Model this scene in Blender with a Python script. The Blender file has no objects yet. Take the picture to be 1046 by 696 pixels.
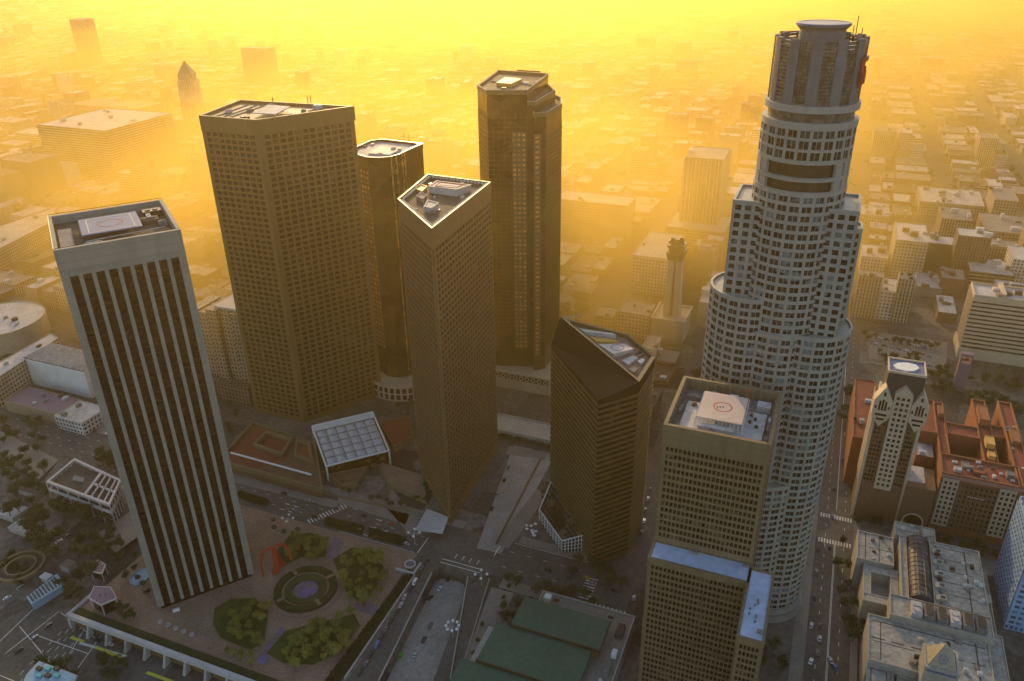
import bpy, math, random
from mathutils import Vector, Matrix
from mathutils.geometry import tessellate_polygon
R = math.radians
random.seed(11)
scene = bpy.context.scene
COL = scene.collection

# ------------------------------------------------------------------ camera
CAM_H, PITCH, ROLL, F_PX = 346.0, R(27.1), R(-0.97), 815.0
cam_d = bpy.data.cameras.new('camera'); cam = bpy.data.objects.new('camera', cam_d); COL.objects.link(cam)
fw = Vector((0, math.cos(PITCH), -math.sin(PITCH))); rt0 = Vector((1, 0, 0)); up0 = rt0.cross(fw)
rt = rt0*math.cos(ROLL) + up0*math.sin(ROLL); up = -rt0*math.sin(ROLL) + up0*math.cos(ROLL)
m = Matrix((rt, up, -fw)).transposed().to_4x4(); m.translation = Vector((0, 0, CAM_H))
cam.matrix_world = m
cam_d.sensor_width = 36; cam_d.lens = 36*F_PX/1046; cam_d.clip_start = 1; cam_d.clip_end = 40000
scene.camera = cam
# ------------------------------------------------------------------ sky, sun, exposure
SUN_EL, SUN_AZ = R(13), R(-5)
w = bpy.data.worlds.new('World'); scene.world = w; w.use_nodes = True
nt = w.node_tree; sky = nt.nodes.new('ShaderNodeTexSky'); sky.sky_type = 'NISHITA'
sky.sun_disc = False; sky.sun_elevation = SUN_EL; sky.sun_rotation = SUN_AZ
sky.air_density = 1.0; sky.dust_density = 2.4; sky.ozone_density = 1.0
bg = nt.nodes['Background']; nt.links.new(sky.outputs[0], bg.inputs[0]); bg.inputs[1].default_value = 0.15
sd = bpy.data.lights.new('sun', 'SUN'); sd.energy = 2.7; sd.angle = R(0.5); sd.color = (1, 0.64, 0.27)
so = bpy.data.objects.new('sun', sd); COL.objects.link(so)
sdir = Vector((math.sin(SUN_AZ)*math.cos(SUN_EL), math.cos(SUN_AZ)*math.cos(SUN_EL), math.sin(SUN_EL)))
so.rotation_euler = sdir.to_track_quat('Z', 'Y').to_euler(); so.location = (0, 0, 800)
vs = scene.view_settings; vs.view_transform = 'Standard'; vs.look = 'None'; vs.exposure = 0.85; vs.gamma = 1
vs.use_curve_mapping = False
HAZE_DENSITY, HAZE_COL, HAZE_G = 0.00009, (1.0, 0.74, 0.30), 0.58
MIST_COL, MIST_G = (1.0, 0.68, 0.13), 0.55

# ------------------------------------------------------------------ geometry helpers
C0 = Vector((0, 0, CAM_H))
def ray(px, py): return rt*(px-523) - up*(py-348) + fw*F_PX
def G(px, py, z=0.0):
    r = ray(px, py); t = (z-CAM_H)/r.z; p = C0 + r*t; return (p.x, p.y)
def PX(x, y, z):
    d = Vector((x, y, z)) - C0; k = d.dot(fw)
    if k <= 1: return (-9999, -9999)
    return (523 + F_PX*d.dot(rt)/k, 348 - F_PX*d.dot(up)/k)
def ZH(top, bot, zb=0):
    b = G(bot[0], bot[1], zb); r = ray(*top); return CAM_H + r.z*math.hypot(*b)/math.hypot(r.x, r.y)
AZ = R(22.4); CA, SA = math.cos(AZ), math.sin(AZ)
def W(v, u): return (v*CA + u*SA, -v*SA + u*CA)          # street grid -> world
def VU(x, y): return (x*CA - y*SA, x*SA + y*CA)
def rectVU(v0, v1, u0, u1): return [W(v0, u0), W(v1, u0), W(v1, u1), W(v0, u1)]
def ccw(P):
    a = sum(P[i][0]*P[(i+1) % len(P)][1] - P[(i+1) % len(P)][0]*P[i][1] for i in range(len(P)))
    return list(P) if a > 0 else list(P)[::-1]
def ngon(c, r, n, a0=0.0, ry=None):
    return [(c[0]+r*math.cos(a0+2*math.pi*i/n), c[1]+(ry or r)*math.sin(a0+2*math.pi*i/n)) for i in range(n)]
def inset(P, d):
    P = ccw(P); n = len(P); out = []
    for i in range(n):
        a, b, c = Vector(P[i-1]), Vector(P[i]), Vector(P[(i+1) % n])
        e1 = (b-a).normalized(); e2 = (c-b).normalized()
        n1 = Vector((-e1.y, e1.x)); n2 = Vector((-e2.y, e2.x)); s = n1+n2
        k = d*2/max(s.length_squared, .3); out.append((b.x+s.x*k, b.y+s.y*k))
    return out
def cen(P): return (sum(p[0] for p in P)/len(P), sum(p[1] for p in P)/len(P))

class MB:
    def __init__(s): s.v = []; s.f = []; s.m = []; s.uv = []
    def face(s, pts, mi=0, uv=None):
        i = len(s.v); s.v += [tuple(p) for p in pts]; s.f.append(tuple(range(i, i+len(pts)))); s.m.append(mi)
        s.uv.append(uv or [(p[0], p[1]) for p in pts])
    def prism(s, P, z0, z1, ms=0, mt=0, bottom=False):
        P = ccw(P); n = len(P); acc = 0.0
        for i in range(n):
            a, b = P[i], P[(i+1) % n]; L = math.hypot(b[0]-a[0], b[1]-a[1])
            s.face([(a[0], a[1], z0), (b[0], b[1], z0), (b[0], b[1], z1), (a[0], a[1], z1)], ms,
                   [(0, 0), (L, 0), (L, z1-z0), (0, z1-z0)]); acc += L
        s.face([(p[0], p[1], z1) for p in P], mt)
        if bottom: s.face([(p[0], p[1], z0) for p in P[::-1]], mt)
        return s
    def ring(s, P, Q, z0, z1, mi=0):                     # wall band between outline P (outer) and Q (inner)
        P = ccw(P); Q = ccw(Q); n = len(P)
        for i in range(n):
            j = (i+1) % n; a, b, c, d = P[i], P[j], Q[j], Q[i]
            s.face([(*a, z0), (*b, z0), (*b, z1), (*a, z1)], mi); s.face([(*c, z0), (*d, z0), (*d, z1), (*c, z1)], mi)
            s.face([(*a, z1), (*b, z1), (*c, z1), (*d, z1)], mi)
        return s
    def taper(s, P, z0, Q, z1, mi=0, top=True, mt=None):
        n = len(P)
        for i in range(n):
            j = (i+1) % n; s.face([(*P[i], z0), (*P[j], z0), (*Q[j], z1), (*Q[i], z1)], mi)
        if top: s.face([(*q, z1) for q in Q], mi if mt is None else mt)
        return s
    def beam(s, a, b, wd, mi=0, n=4):
        a, b = Vector(a), Vector(b); d = (b-a).normalized(); x = d.orthogonal().normalized(); y = d.cross(x)
        r = [[p + (x*math.cos(2*math.pi*(k+.5)/n) + y*math.sin(2*math.pi*(k+.5)/n))*wd for k in range(n)] for p in (a, b)]
        for k in range(n):
            l = (k+1) % n; s.face([r[0][k], r[0][l], r[1][l], r[1][k]], mi)
        s.face(r[1], mi); s.face(r[0][::-1], mi); return s
    def obox(s, o, ex, ey, ez, mi=0):
        o, ex, ey, ez = map(Vector, (o, ex, ey, ez)); p = [o, o+ex, o+ex+ey, o+ey]; q = [a+ez for a in p]
        for i in range(4):
            j = (i+1) % 4; s.face([p[i], p[j], q[j], q[i]], mi)
        s.face(q, mi); s.face(p[::-1], mi); return s
    def build(s, name, mats, parent=None, origin=(0, 0, 0), smooth=False):
        me = bpy.data.meshes.new(name); ox, oy, oz = origin
        me.from_pydata([(a-ox, b-oy, c-oz) for a, b, c in s.v], [], s.f)
        if not isinstance(mats, (list, tuple)): mats = [mats]
        for k in mats: me.materials.append(k)
        me.polygons.foreach_set('material_index', s.m)
        u = me.uv_layers.new(name='UVMap'); fl = [c for q in s.uv for p in q for c in p[:2]]
        u.data.foreach_set('uv', fl)
        if smooth: me.polygons.foreach_set('use_smooth', [True]*len(s.f))
        me.update(); o = bpy.data.objects.new(name, me); COL.objects.link(o)
        if parent: o.parent = parent
        elif any(origin): o.location = origin
        return o
def tag(o, label=None, cat=None, group=None, kind=None):
    if label: o['label'] = label
    if cat: o['category'] = cat
    if group: o['group'] = group
    if kind: o['kind'] = kind
    return o
def empty(name, loc, label, cat, group=None, rz=0):
    o = bpy.data.objects.new(name, None); COL.objects.link(o); o.location = loc; o.rotation_euler.z = rz
    o.empty_display_size = 1; return tag(o, label, cat, group)
def copy_tree(o, parent=None):
    c = o.copy(); COL.objects.link(c)
    if parent: c.parent = parent
    for ch in list(o.children): copy_tree(ch, c)
    return c
def sheet(P, z, mb=None):
    mb = mb or MB(); mb.face([(p[0], p[1], z) for p in ccw(P)]); return mb

# ------------------------------------------------------------------ materials
def _new(name):
    mt = bpy.data.materials.new(name); mt.use_nodes = True; n = mt.node_tree; return mt, n, n.nodes['Principled BSDF'], n.links
def mat(name, col, rough=0.8, var=0.25, scale=0.08, metal=0.0, spec=0.3, bump=0.0, scale2=None, streak=0.0, joint=0.0, tint=0.0):
    mt, n, b, L = _new(name)
    geo = n.nodes.new('ShaderNodeNewGeometry'); mp = n.nodes.new('ShaderNodeMapping'); L.new(geo.outputs['Position'], mp.inputs[0])
    if streak: mp.inputs['Scale'].default_value = (1, 1, streak)
    nz = n.nodes.new('ShaderNodeTexNoise'); nz.inputs['Scale'].default_value = scale; nz.inputs['Detail'].default_value = 6
    nz.inputs['Roughness'].default_value = .65; L.new(mp.outputs[0], nz.inputs['Vector'])
    n2 = n.nodes.new('ShaderNodeTexNoise'); n2.inputs['Scale'].default_value = scale2 or scale*9; n2.inputs['Detail'].default_value = 4
    L.new(mp.outputs[0], n2.inputs['Vector'])
    ad = n.nodes.new('ShaderNodeMath'); ad.operation = 'ADD'; L.new(nz.outputs[0], ad.inputs[0]); L.new(n2.outputs[0], ad.inputs[1])
    mr = n.nodes.new('ShaderNodeMapRange'); L.new(ad.outputs[0], mr.inputs[0]); mr.inputs[1].default_value = .7; mr.inputs[2].default_value = 1.3
    mr.inputs[3].default_value = 1-var; mr.inputs[4].default_value = 1+var
    mx = n.nodes.new('ShaderNodeVectorMath'); mx.operation = 'SCALE'; mx.inputs[0].default_value = col; L.new(mr.outputs[0], mx.inputs['Scale'])
    if joint:      # fine horizontal joints between stone or precast courses, each course a little different in tone
        sz = n.nodes.new('ShaderNodeSeparateXYZ'); L.new(geo.outputs['Position'], sz.inputs[0])
        dv = n.nodes.new('ShaderNodeMath'); dv.operation = 'DIVIDE'; L.new(sz.outputs[2], dv.inputs[0]); dv.inputs[1].default_value = joint
        fr = n.nodes.new('ShaderNodeMath'); fr.operation = 'FRACT'; L.new(dv.outputs[0], fr.inputs[0])
        lt = n.nodes.new('ShaderNodeMath'); lt.operation = 'LESS_THAN'; L.new(fr.outputs[0], lt.inputs[0]); lt.inputs[1].default_value = .09
        fl_ = n.nodes.new('ShaderNodeMath'); fl_.operation = 'FLOOR'; L.new(dv.outputs[0], fl_.inputs[0])
        wn = n.nodes.new('ShaderNodeTexWhiteNoise'); wn.noise_dimensions = '1D'; L.new(fl_.outputs[0], wn.inputs['W'])
        m2 = n.nodes.new('ShaderNodeMath'); m2.operation = 'MULTIPLY_ADD'; L.new(wn.outputs[0], m2.inputs[0]); m2.inputs[1].default_value = .12; m2.inputs[2].default_value = .94
        m3 = n.nodes.new('ShaderNodeMath'); m3.operation = 'MULTIPLY_ADD'; L.new(lt.outputs[0], m3.inputs[0]); m3.inputs[1].default_value = -.14; L.new(m2.outputs[0], m3.inputs[2])
        m4 = n.nodes.new('ShaderNodeMath'); m4.operation = 'MULTIPLY'; L.new(m3.outputs[0], m4.inputs[0]); L.new(mr.outputs[0], m4.inputs[1]); L.new(m4.outputs[0], mx.inputs['Scale'])
    if tint:       # each tree its own green
        oi = n.nodes.new('ShaderNodeObjectInfo'); m5 = n.nodes.new('ShaderNodeMath'); m5.operation = 'MULTIPLY_ADD'; L.new(oi.outputs['Random'], m5.inputs[0]); m5.inputs[1].default_value = tint; m5.inputs[2].default_value = 1-tint/2
        m6 = n.nodes.new('ShaderNodeMath'); m6.operation = 'MULTIPLY'; L.new(m5.outputs[0], m6.inputs[0]); L.new(mr.outputs[0], m6.inputs[1]); L.new(m6.outputs[0], mx.inputs['Scale'])
    L.new(mx.outputs[0], b.inputs['Base Color']); b.inputs['Roughness'].default_value = rough; b.inputs['Metallic'].default_value = metal
    b.inputs['Specular IOR Level'].default_value = spec
    if bump:
        bp = n.nodes.new('ShaderNodeBump'); bp.inputs['Strength'].default_value = bump; bp.inputs['Distance'].default_value = 1
        L.new(n2.outputs[0], bp.inputs['Height']); L.new(bp.outputs[0], b.inputs['Normal'])
    return mt
def glass(name, col, rough=0.12, var=0.5, cell=3.9, metal=0.0, spec=0.8, wob=0.0, blinds=0.0):
    """window glass: every pane gets its own tint (blinds, rooms) from a cell noise in the building's own space"""
    mt, n, b, L = _new(name)
    geo = n.nodes.new('ShaderNodeNewGeometry'); wn = n.nodes.new('ShaderNodeTexVoronoi'); wn.inputs['Scale'].default_value = 1/cell
    L.new(geo.outputs['Position'], wn.inputs['Vector'])
    sp = n.nodes.new('ShaderNodeSeparateColor'); L.new(wn.outputs['Color'], sp.inputs[0])
    mr = n.nodes.new('ShaderNodeMapRange'); L.new(sp.outputs[0], mr.inputs[0]); mr.inputs[3].default_value = 1-var; mr.inputs[4].default_value = 1+var*1.6
    pw = n.nodes.new('ShaderNodeMath'); pw.operation = 'POWER'; pw.inputs[1].default_value = 1.5; L.new(mr.outputs[0], pw.inputs[0])
    if blinds:
        gt = n.nodes.new('ShaderNodeMath'); gt.operation = 'GREATER_THAN'; L.new(sp.outputs[1], gt.inputs[0]); gt.inputs[1].default_value = 1-blinds
        ma = n.nodes.new('ShaderNodeMath'); ma.operation = 'MULTIPLY_ADD'; L.new(gt.outputs[0], ma.inputs[0]); ma.inputs[1].default_value = 11.0; L.new(pw.outputs[0], ma.inputs[2]); pw = ma
    mx = n.nodes.new('ShaderNodeVectorMath'); mx.operation = 'SCALE'; mx.inputs[0].default_value = col; L.new(pw.outputs[0], mx.inputs['Scale'])
    L.new(mx.outputs[0], b.inputs['Base Color']); b.inputs['Roughness'].default_value = rough; b.inputs['Metallic'].default_value = metal
    b.inputs['Specular IOR Level'].default_value = spec
    if wob:
        nz = n.nodes.new('ShaderNodeTexNoise'); nz.inputs['Scale'].default_value = .25; L.new(geo.outputs['Position'], nz.inputs['Vector'])
        bp = n.nodes.new('ShaderNodeBump'); bp.inputs['Strength'].default_value = wob; bp.inputs['Distance'].default_value = .3
        L.new(nz.outputs[0], bp.inputs['Height']); L.new(bp.outputs[0], b.inputs['Normal'])
    return mt
def wallmat(name, col, bay=3.6, fl=3.8, wx=.5, wy=.5, gcol=(.03, .03, .03)):
    """masonry wall with rows of windows laid out in metres on each face (wx=1 -> ribbon windows, wy=1 -> vertical strips)"""
    mt, n, b, L = _new(name)
    uv = n.nodes.new('ShaderNodeUVMap'); sp = n.nodes.new('ShaderNodeSeparateXYZ'); L.new(uv.outputs[0], sp.inputs[0])
    def mth(op, a, c=None, d=None):
        k = n.nodes.new('ShaderNodeMath'); k.operation = op
        for i, q in enumerate((a, c, d)):
            if q is None: continue
            if isinstance(q, (int, float)): k.inputs[i].default_value = q
            else: L.new(q, k.inputs[i])
        return k.outputs[0]
    def band(x, per, wd):
        if wd >= 1: return None
        fr = mth('FRACT', mth('DIVIDE', x, per)); return mth('LESS_THAN', mth('ABSOLUTE', mth('SUBTRACT', fr, .5)), wd/2)
    a, c = band(sp.outputs[0], bay, wx), band(sp.outputs[1], fl, wy)
    k = a if c is None else (c if a is None else mth('MULTIPLY', a, c))
    geo = n.nodes.new('ShaderNodeNewGeometry'); nz = n.nodes.new('ShaderNodeTexNoise'); nz.inputs['Scale'].default_value = .06
    nz.inputs['Detail'].default_value = 7; L.new(geo.outputs['Position'], nz.inputs['Vector'])
    mr = n.nodes.new('ShaderNodeMapRange'); L.new(nz.outputs[0], mr.inputs[0]); mr.inputs[1].default_value = .3; mr.inputs[2].default_value = .7
    mr.inputs[3].default_value = .75; mr.inputs[4].default_value = 1.25
    sc = n.nodes.new('ShaderNodeVectorMath'); sc.operation = 'SCALE'; sc.inputs[0].default_value = col; L.new(mr.outputs[0], sc.inputs['Scale'])
    wn = n.nodes.new('ShaderNodeTexVoronoi'); wn.inputs['Scale'].default_value = 1/4.2; L.new(geo.outputs['Position'], wn.inputs['Vector'])
    s2 = n.nodes.new('ShaderNodeVectorMath'); s2.operation = 'SCALE'; s2.inputs[0].default_value = gcol
    s3 = n.nodes.new('ShaderNodeSeparateColor'); L.new(wn.outputs['Color'], s3.inputs[0]); L.new(mth('MULTIPLY', s3.outputs[0], 2.2), s2.inputs['Scale'])
    mx = n.nodes.new('ShaderNodeMix'); mx.data_type = 'RGBA'; L.new(k, mx.inputs['Factor']); L.new(sc.outputs[0], mx.inputs[6]); L.new(s2.outputs[0], mx.inputs[7])
    L.new(mx.outputs[2], b.inputs['Base Color']); L.new(mth('SUBTRACT', .85, mth('MULTIPLY', k, .6)), b.inputs['Roughness'])
    bp = n.nodes.new('ShaderNodeBump'); bp.invert = True; bp.inputs['Distance'].default_value = .4; L.new(k, bp.inputs['Height']); L.new(bp.outputs[0], b.inputs['Normal'])
    return mt

M = {}
M['ground'] = mat('city ground', (.115, .105, .09), .9, .5, .012, scale2=.25, bump=.1)
def lots(mt, rot):
    n = mt.node_tree; L = n.links; b = n.nodes['Principled BSDF']; src = b.inputs['Base Color'].links[0].from_socket
    geo = n.nodes.new('ShaderNodeNewGeometry'); mp = n.nodes.new('ShaderNodeMapping'); mp.inputs['Rotation'].default_value = (0, 0, rot); mp.inputs['Scale'].default_value = (1, 1, 0)
    L.new(geo.outputs['Position'], mp.inputs[0]); vo = n.nodes.new('ShaderNodeTexVoronoi'); vo.distance = 'CHEBYCHEV'; vo.inputs['Scale'].default_value = 1/26; vo.inputs['Randomness'].default_value = .75
    L.new(mp.outputs[0], vo.inputs['Vector']); sp = n.nodes.new('ShaderNodeSeparateColor'); L.new(vo.outputs['Color'], sp.inputs[0])
    ma = n.nodes.new('ShaderNodeMath'); ma.operation = 'MULTIPLY_ADD'; L.new(sp.outputs[0], ma.inputs[0]); ma.inputs[1].default_value = 1.0; ma.inputs[2].default_value = .45
    sc = n.nodes.new('ShaderNodeVectorMath'); sc.operation = 'SCALE'; L.new(src, sc.inputs[0]); L.new(ma.outputs[0], sc.inputs['Scale']); L.new(sc.outputs[0], b.inputs['Base Color'])
lots(M['ground'], AZ)
M['asphalt'] = mat('asphalt', (.095, .09, .08), .85, .35, .05, scale2=.35)
M['asphalt_pale'] = mat('worn concrete roadway', (.30, .28, .25), .85, .3, .05, scale2=.7)
M['pave'] = mat('pavement', (.22, .20, .17), .85, .25, .06, scale2=.8)
M['plaza'] = mat('red brown plaza paving', (.25, .165, .115), .8, .3, .07, scale2=.7)
M['path'] = mat('mauve path paving', (.17, .13, .16), .8, .3, .1)
M['petal'] = mat('violet petals on paving', (.17, .11, .25), .8, .6, .2)
M['paint'] = mat('road paint', (.62, .60, .55), .7, .3, .4)
M['concrete'] = mat('concrete', (.38, .36, .32), .8, .2, .05, scale2=.5, streak=.3)
M['white'] = mat('white paint', (.72, .71, .68), .6, .15, .1)
M['lawn'] = mat('lawn', (.045, .07, .015), .95, .5, .12, bump=.5)
M['hedge'] = mat('clipped hedge leaves', (.035, .06, .018), .95, .6, .5, bump=1)
M['leaf'] = mat('light green leaves', (.19, .20, .035), .7, .5, .35, tint=.5)
M['leaf_dark'] = mat('dark green leaves', (.04, .06, .02), .85, .5, .2, tint=.6)
M['palm'] = mat('palm leaves', (.05, .07, .025), .8, .4, .3)
M['bark'] = mat('bark', (.09, .06, .04), .9, .3, .8)
M['stone'] = mat('pale grey granite', (.29, .27, .225), .65, .14, .03, scale2=.25, streak=.2, joint=3.9)
M['stone_usb'] = mat('pale granite', (.31, .30, .26), .55, .14, .03, scale2=.3, streak=.2, joint=2.05)
M['dark_stone'] = mat('dark grey granite', (.125, .135, .145), .6, .2, .05, scale2=.4, streak=.2, joint=1.9)  # crown stone, darker and bluer than the granite of the shaft
M['granite'] = mat('brown granite', (.17, .115, .045), .55, .15, .03, scale2=.3, streak=.4)
M['granite_red'] = mat('red brown granite', (.18, .11, .05), .5, .15, .03, scale2=.3)
M['dark_metal'] = mat('dark bronze metal', (.06, .045, .025), .4, .25, .05, metal=.3)
M['bronze_face'] = mat('bronze spandrel', (.20, .14, .055), .4, .25, .04, metal=.3)
M['crown_face'] = mat('dark bronze crown glass', (.022, .015, .006), .75, .4, .08, spec=.1, streak=.1)
M['tan'] = mat('tan precast concrete', (.20, .15, .08), .75, .16, .04, scale2=.4, streak=.2, joint=3.64)
M['roof_dark'] = mat('dark roof gravel', (.075, .065, .055), .9, .4, .08, scale2=.8)
M['roof_mid'] = mat('grey roof membrane', (.20, .19, .18), .85, .35, .06, scale2=.5)
M['roof_pale'] = mat('pale roof membrane', (.46, .44, .42), .8, .3, .06, scale2=.4)
M['roof_blue'] = mat('pale blue grey terrace membrane', (.42, .50, .66), .45, .2, .06, scale2=.3)  # even pale blue grey, slightly glossy
M['pad'] = mat('helipad concrete', (.50, .46, .44), .7, .2, .08)
M['pad_blue'] = mat('blue grey helipad deck', (.10, .14, .25), .6, .2, .1)
M['red'] = mat('red painted steel', (.42, .05, .02), .5, .2, .2)
M['red_sign'] = mat('red sign face', (.35, .02, .02), .5, .2, .2)
M['terracotta'] = mat('terracotta brick', (.27, .105, .05), .85, .25, .1, scale2=.8)
M['red_roof'] = mat('red clay roof', (.20, .055, .032), .85, .35, .1, scale2=.9)
M['pink_trim'] = mat('pink cornice', (.36, .19, .16), .8, .15, .1)
M['limestone'] = mat('cream limestone', (.50, .42, .31), .75, .15, .06)
M['brick_brown'] = mat('brown brick', (.17, .10, .06), .85, .25, .08, scale2=.9)
M['slate'] = mat('dark slate roof', (.055, .05, .045), .8, .3, .15)
M['green_roof'] = mat('green copper roof', (.055, .105, .07), .6, .18, .04, scale2=.4)
M['purple'] = mat('purple plaster', (.20, .14, .18), .8, .15, .08)
M['lib'] = mat('buff library stucco', (.36, .34, .29), .8, .18, .06, scale2=.5)
M['glass_arch'] = glass('dark vault glazing', (.05, .05, .06), .5, .4, 5, spec=.2)
M['glass_bofa'] = glass('black glass strip', (.006, .005, .004), .2, .6, 5.0, spec=.25, wob=.1)
M['dark_spandrel'] = mat('black spandrel', (.012, .011, .009), .5, .3, .2, spec=.2)
M['glass_dark'] = glass('dark brown glass', (.008, .006, .003), .3, .8, 3.5, spec=.15, blinds=.12)
M['glass_usb'] = glass('blue grey office glass', (.010, .013, .013), .25, 1.0, 4.5, spec=.15, blinds=.14)
M['glass_bronze'] = glass('bronze mirror glass', (.075, .05, .018), .16, .35, 8, metal=.6, spec=.6, wob=.25)
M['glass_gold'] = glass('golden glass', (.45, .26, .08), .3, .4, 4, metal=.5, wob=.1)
M['glass_blue'] = glass('blue glass', (.10, .19, .32), .2, .4, 4, metal=.3)
M['glass_green'] = glass('greenish glass', (.055, .06, .05), .3, .5, 2.2)
M['steel'] = mat('light steel', (.5, .5, .5), .5, .2, .3)
M['yellow'] = mat('yellow paint', (.55, .50, .05), .7, .2, .3)
M['cyan_roof'] = mat('turquoise panel', (.10, .42, .45), .6, .3, .3)
M['blue_roof'] = mat('pale blue metal roof', (.28, .42, .52), .5, .25, .2)
M['copper'] = mat('gold lit panel', (.55, .33, .08), .6, .15, .1)  # gold of the low sun is put into the base colour
for k_, c_ in (('black', (.02, .02, .022)), ('white', (.7, .7, .7)), ('silver', (.35, .36, .38)), ('blue', (.06, .12, .3)), ('red', (.35, .03, .02)), ('green', (.10, .5, .04)), ('grey', (.12, .12, .12)), ('yellow', (.6, .4, .03))):
    M['car_'+k_] = mat('%s car paint' % k_, c_, .3, .05, .1, metal=.2, spec=.6)
M['car_glass'] = mat('car glass', (.015, .018, .02), .1, .1, .1, spec=.7)
M['tyre'] = mat('tyre rubber', (.015, .015, .015), .9, .1, 1)
WM = {}
WCOL = {'cream': (.42, .35, .25), 'tan': (.30, .23, .15), 'grey': (.26, .25, .23), 'white': (.55, .52, .47), 'brick red': (.24, .12, .08), 'brown': (.15, .11, .075)}
for k_, c_ in WCOL.items():
    WM[k_, 0] = wallmat(k_+' wall with punched windows', c_, 3.4, 3.7, .5, .5)
    WM[k_, 1] = wallmat(k_+' wall with ribbon windows', c_, 3.4, 3.8, 1, .45)
    WM[k_, 2] = wallmat(k_+' wall with tall window strips', c_, 3.0, 3.8, .45, .82)
    WM[k_, 3] = mat(k_+' blank wall', c_, .85, .2, .08)

# ------------------------------------------------------------------ the ground
LOW = -9.0
trench = [G(387, 694), G(352, 760), G(425, 775), G(458, 696), G(466, 640), G(478, 596), G(475, 586), G(468, 582), G(450, 580), G(442, 584)]
def terr(v, u):      # the ground falls away to the south-west of the plaza
    if u > 216 and v > -366: return 0.0
    if v > -203: return 0.0
    if v > -366: return LOW
    return LOW*min(1, max(0, (330-u)/110))
def build_ground():
    mb = MB()
    outer = [W(-203, -3000), W(9000, -3000), W(9000, 9500), W(-9000, 9500), W(-9000, 330), W(-366, 330), W(-366, 216), W(-203, 216)]
    hole = ccw(trench)[::-1]
    loops = [[Vector((*p, 0)) for p in outer], [Vector((*p, 0)) for p in hole]]
    allp = outer+hole
    for t in tessellate_polygon(loops):
        q = [allp[i] for i in t]; a = ccw(q); mb.face([(*p, 0) for p in a])
    # low ground, and the bank that climbs to the upper street
    mb.face([(*W(-9000, -3000), LOW), (*W(-203, -3000), LOW), (*W(-203, 216), LOW), (*W(-9000, 216), LOW)])
    mb.face([(*W(-9000, 216), LOW), (*W(-366, 216), LOW), (*W(-366, 220), LOW), (*W(-366, 330), 0), (*W(-9000, 330), 0), (*W(-9000, 220), LOW)])
    # trench floor and walls
    T = ccw(trench); n = len(T)
    mb.face([(*p, -8.0) for p in T])
    for i in range(n):
        a, b = T[i], T[(i+1) % n]; mb.face([(*b, -8), (*a, -8), (*a, 0), (*b, 0)])
    o = mb.build('ground', M['ground']); tag(o, kind='structure')
build_ground()
def struct(name, P, z, mt, thick=0):
    mb = MB()
    if thick: mb.prism(P, z-thick, z)
    else: sheet(P, z, mb)
    return tag(mb.build(name, mt), kind='structure')
mb = MB()
for P in ([W(-8000, 332), W(-70, 332), W(-70, 364), W(-8000, 364)], [W(27, -200), W(49, -200), W(49, 8000), W(27, 8000)],
          [W(-92, 200), W(-68, 200), W(-68, 332), W(-92, 332)], [W(-92, 364), W(-68, 364), W(-68, 2500), W(-92, 2500)]):
    sheet(P, .004, mb)
tag(mb.build('road', M['asphalt']), kind='structure')
# worn concrete roadway beyond the crossing and down in the underpass
mb = MB(); sheet([G(487, 560), G(512, 566), G(574, 452), G(527, 448)], .008, mb); tag(mb.build('underpass_road', M['asphalt_pale']), kind='structure')
mb = MB(); sheet(inset(trench, 1.2), -7.99, mb); tag(mb.build('sunken_road', M['asphalt_pale']), kind='structure')
struct('side_road', [G(478, 598), G(500, 590), G(462, 730), G(430, 730)][::1], .006, M['asphalt'])
struct('ramp_road', [G(430, 590), G(446, 580), G(385, 700), G(352, 700)], .006, M['asphalt'])
struct('lower_road', [G(0, 640, LOW), G(110, 560, LOW), G(180, 640, LOW), G(150, 730, LOW), G(-40, 730, LOW)], LOW+.02, M['asphalt'])
# painted lines
mb = MB()
def line(a, b, wd=.35, z=.016):
    a, b = Vector(a), Vector(b); d = (b-a); L = d.length; d /= L; nx = Vector((-d.y, d.x))*wd/2
    mb.face([(a.x-nx.x, a.y-nx.y, z), (b.x-nx.x, b.y-nx.y, z), (b.x+nx.x, b.y+nx.y, z), (a.x+nx.x, a.y+nx.y, z)])
def dashed(a, b, on=3, off=9, **k):
    a, b = Vector(a), Vector(b); L = (b-a).length; d = (b-a)/L; t = 0
    while t < L: line(a+d*t, a+d*min(L, t+on), **k); t += on+off
for v in (32.5, 43.5): dashed(W(v, 200), W(v, 1200), 3, 7, wd=.3)
line(W(38, 200), W(38, 436), .3); line(W(38.6, 200), W(38.6, 436), .3); line(W(38, 470), W(38, 900), .4)
for u in (340, 348, 356): dashed(W(-1200, u), W(-205, u), 3, 8, wd=.3)
for u in (341, 355): dashed(W(-150, u), W(-100, u), 3, 8, wd=.3)
def zebra(a, b, wd, n):
    a, b = Vector(a), Vector(b)
    d = (b-a).normalized(); nx = Vector((-d.y, d.x))
    for i in range(n):
        p = a+(b-a)*(i+.5)/n; line(p-nx*wd/2, p+nx*wd/2, .9)
for u in (436, 462): zebra(W(28, u), W(48, u), 4, 12)
zebra(W(28, 268), W(48, 268), 4, 11)
zebra(W(-286, 333), W(-268, 363), 5, 16)
zebra(W(-91, 330), W(-69, 330), 5, 9); zebra(W(-95, 333), W(-95, 352), 7, 8)
line(W(-204, 333), W(-204, 348), .6); line(W(-158, 348), W(-158, 363), .6); line(W(-187, 331), W(-160, 331), .6); line(W(-187, 334), W(-160, 334), .6)
for P in ((332.7, -262, -206), (363.3, -330, -215), (363.3, -150, -100)): line(W(P[1], P[0]), W(P[2], P[0]), .35)
for v in (-245, -236): 
    for u in (336, 344, 352, 359): line(W(v, u), W(v+4, u), .5); line(W(v+4, u-1), W(v+4, u+1), .7)
for v in (-312, -305):
    for u in (338, 344): line(W(v, u), W(v+4, u), .6)
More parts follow.
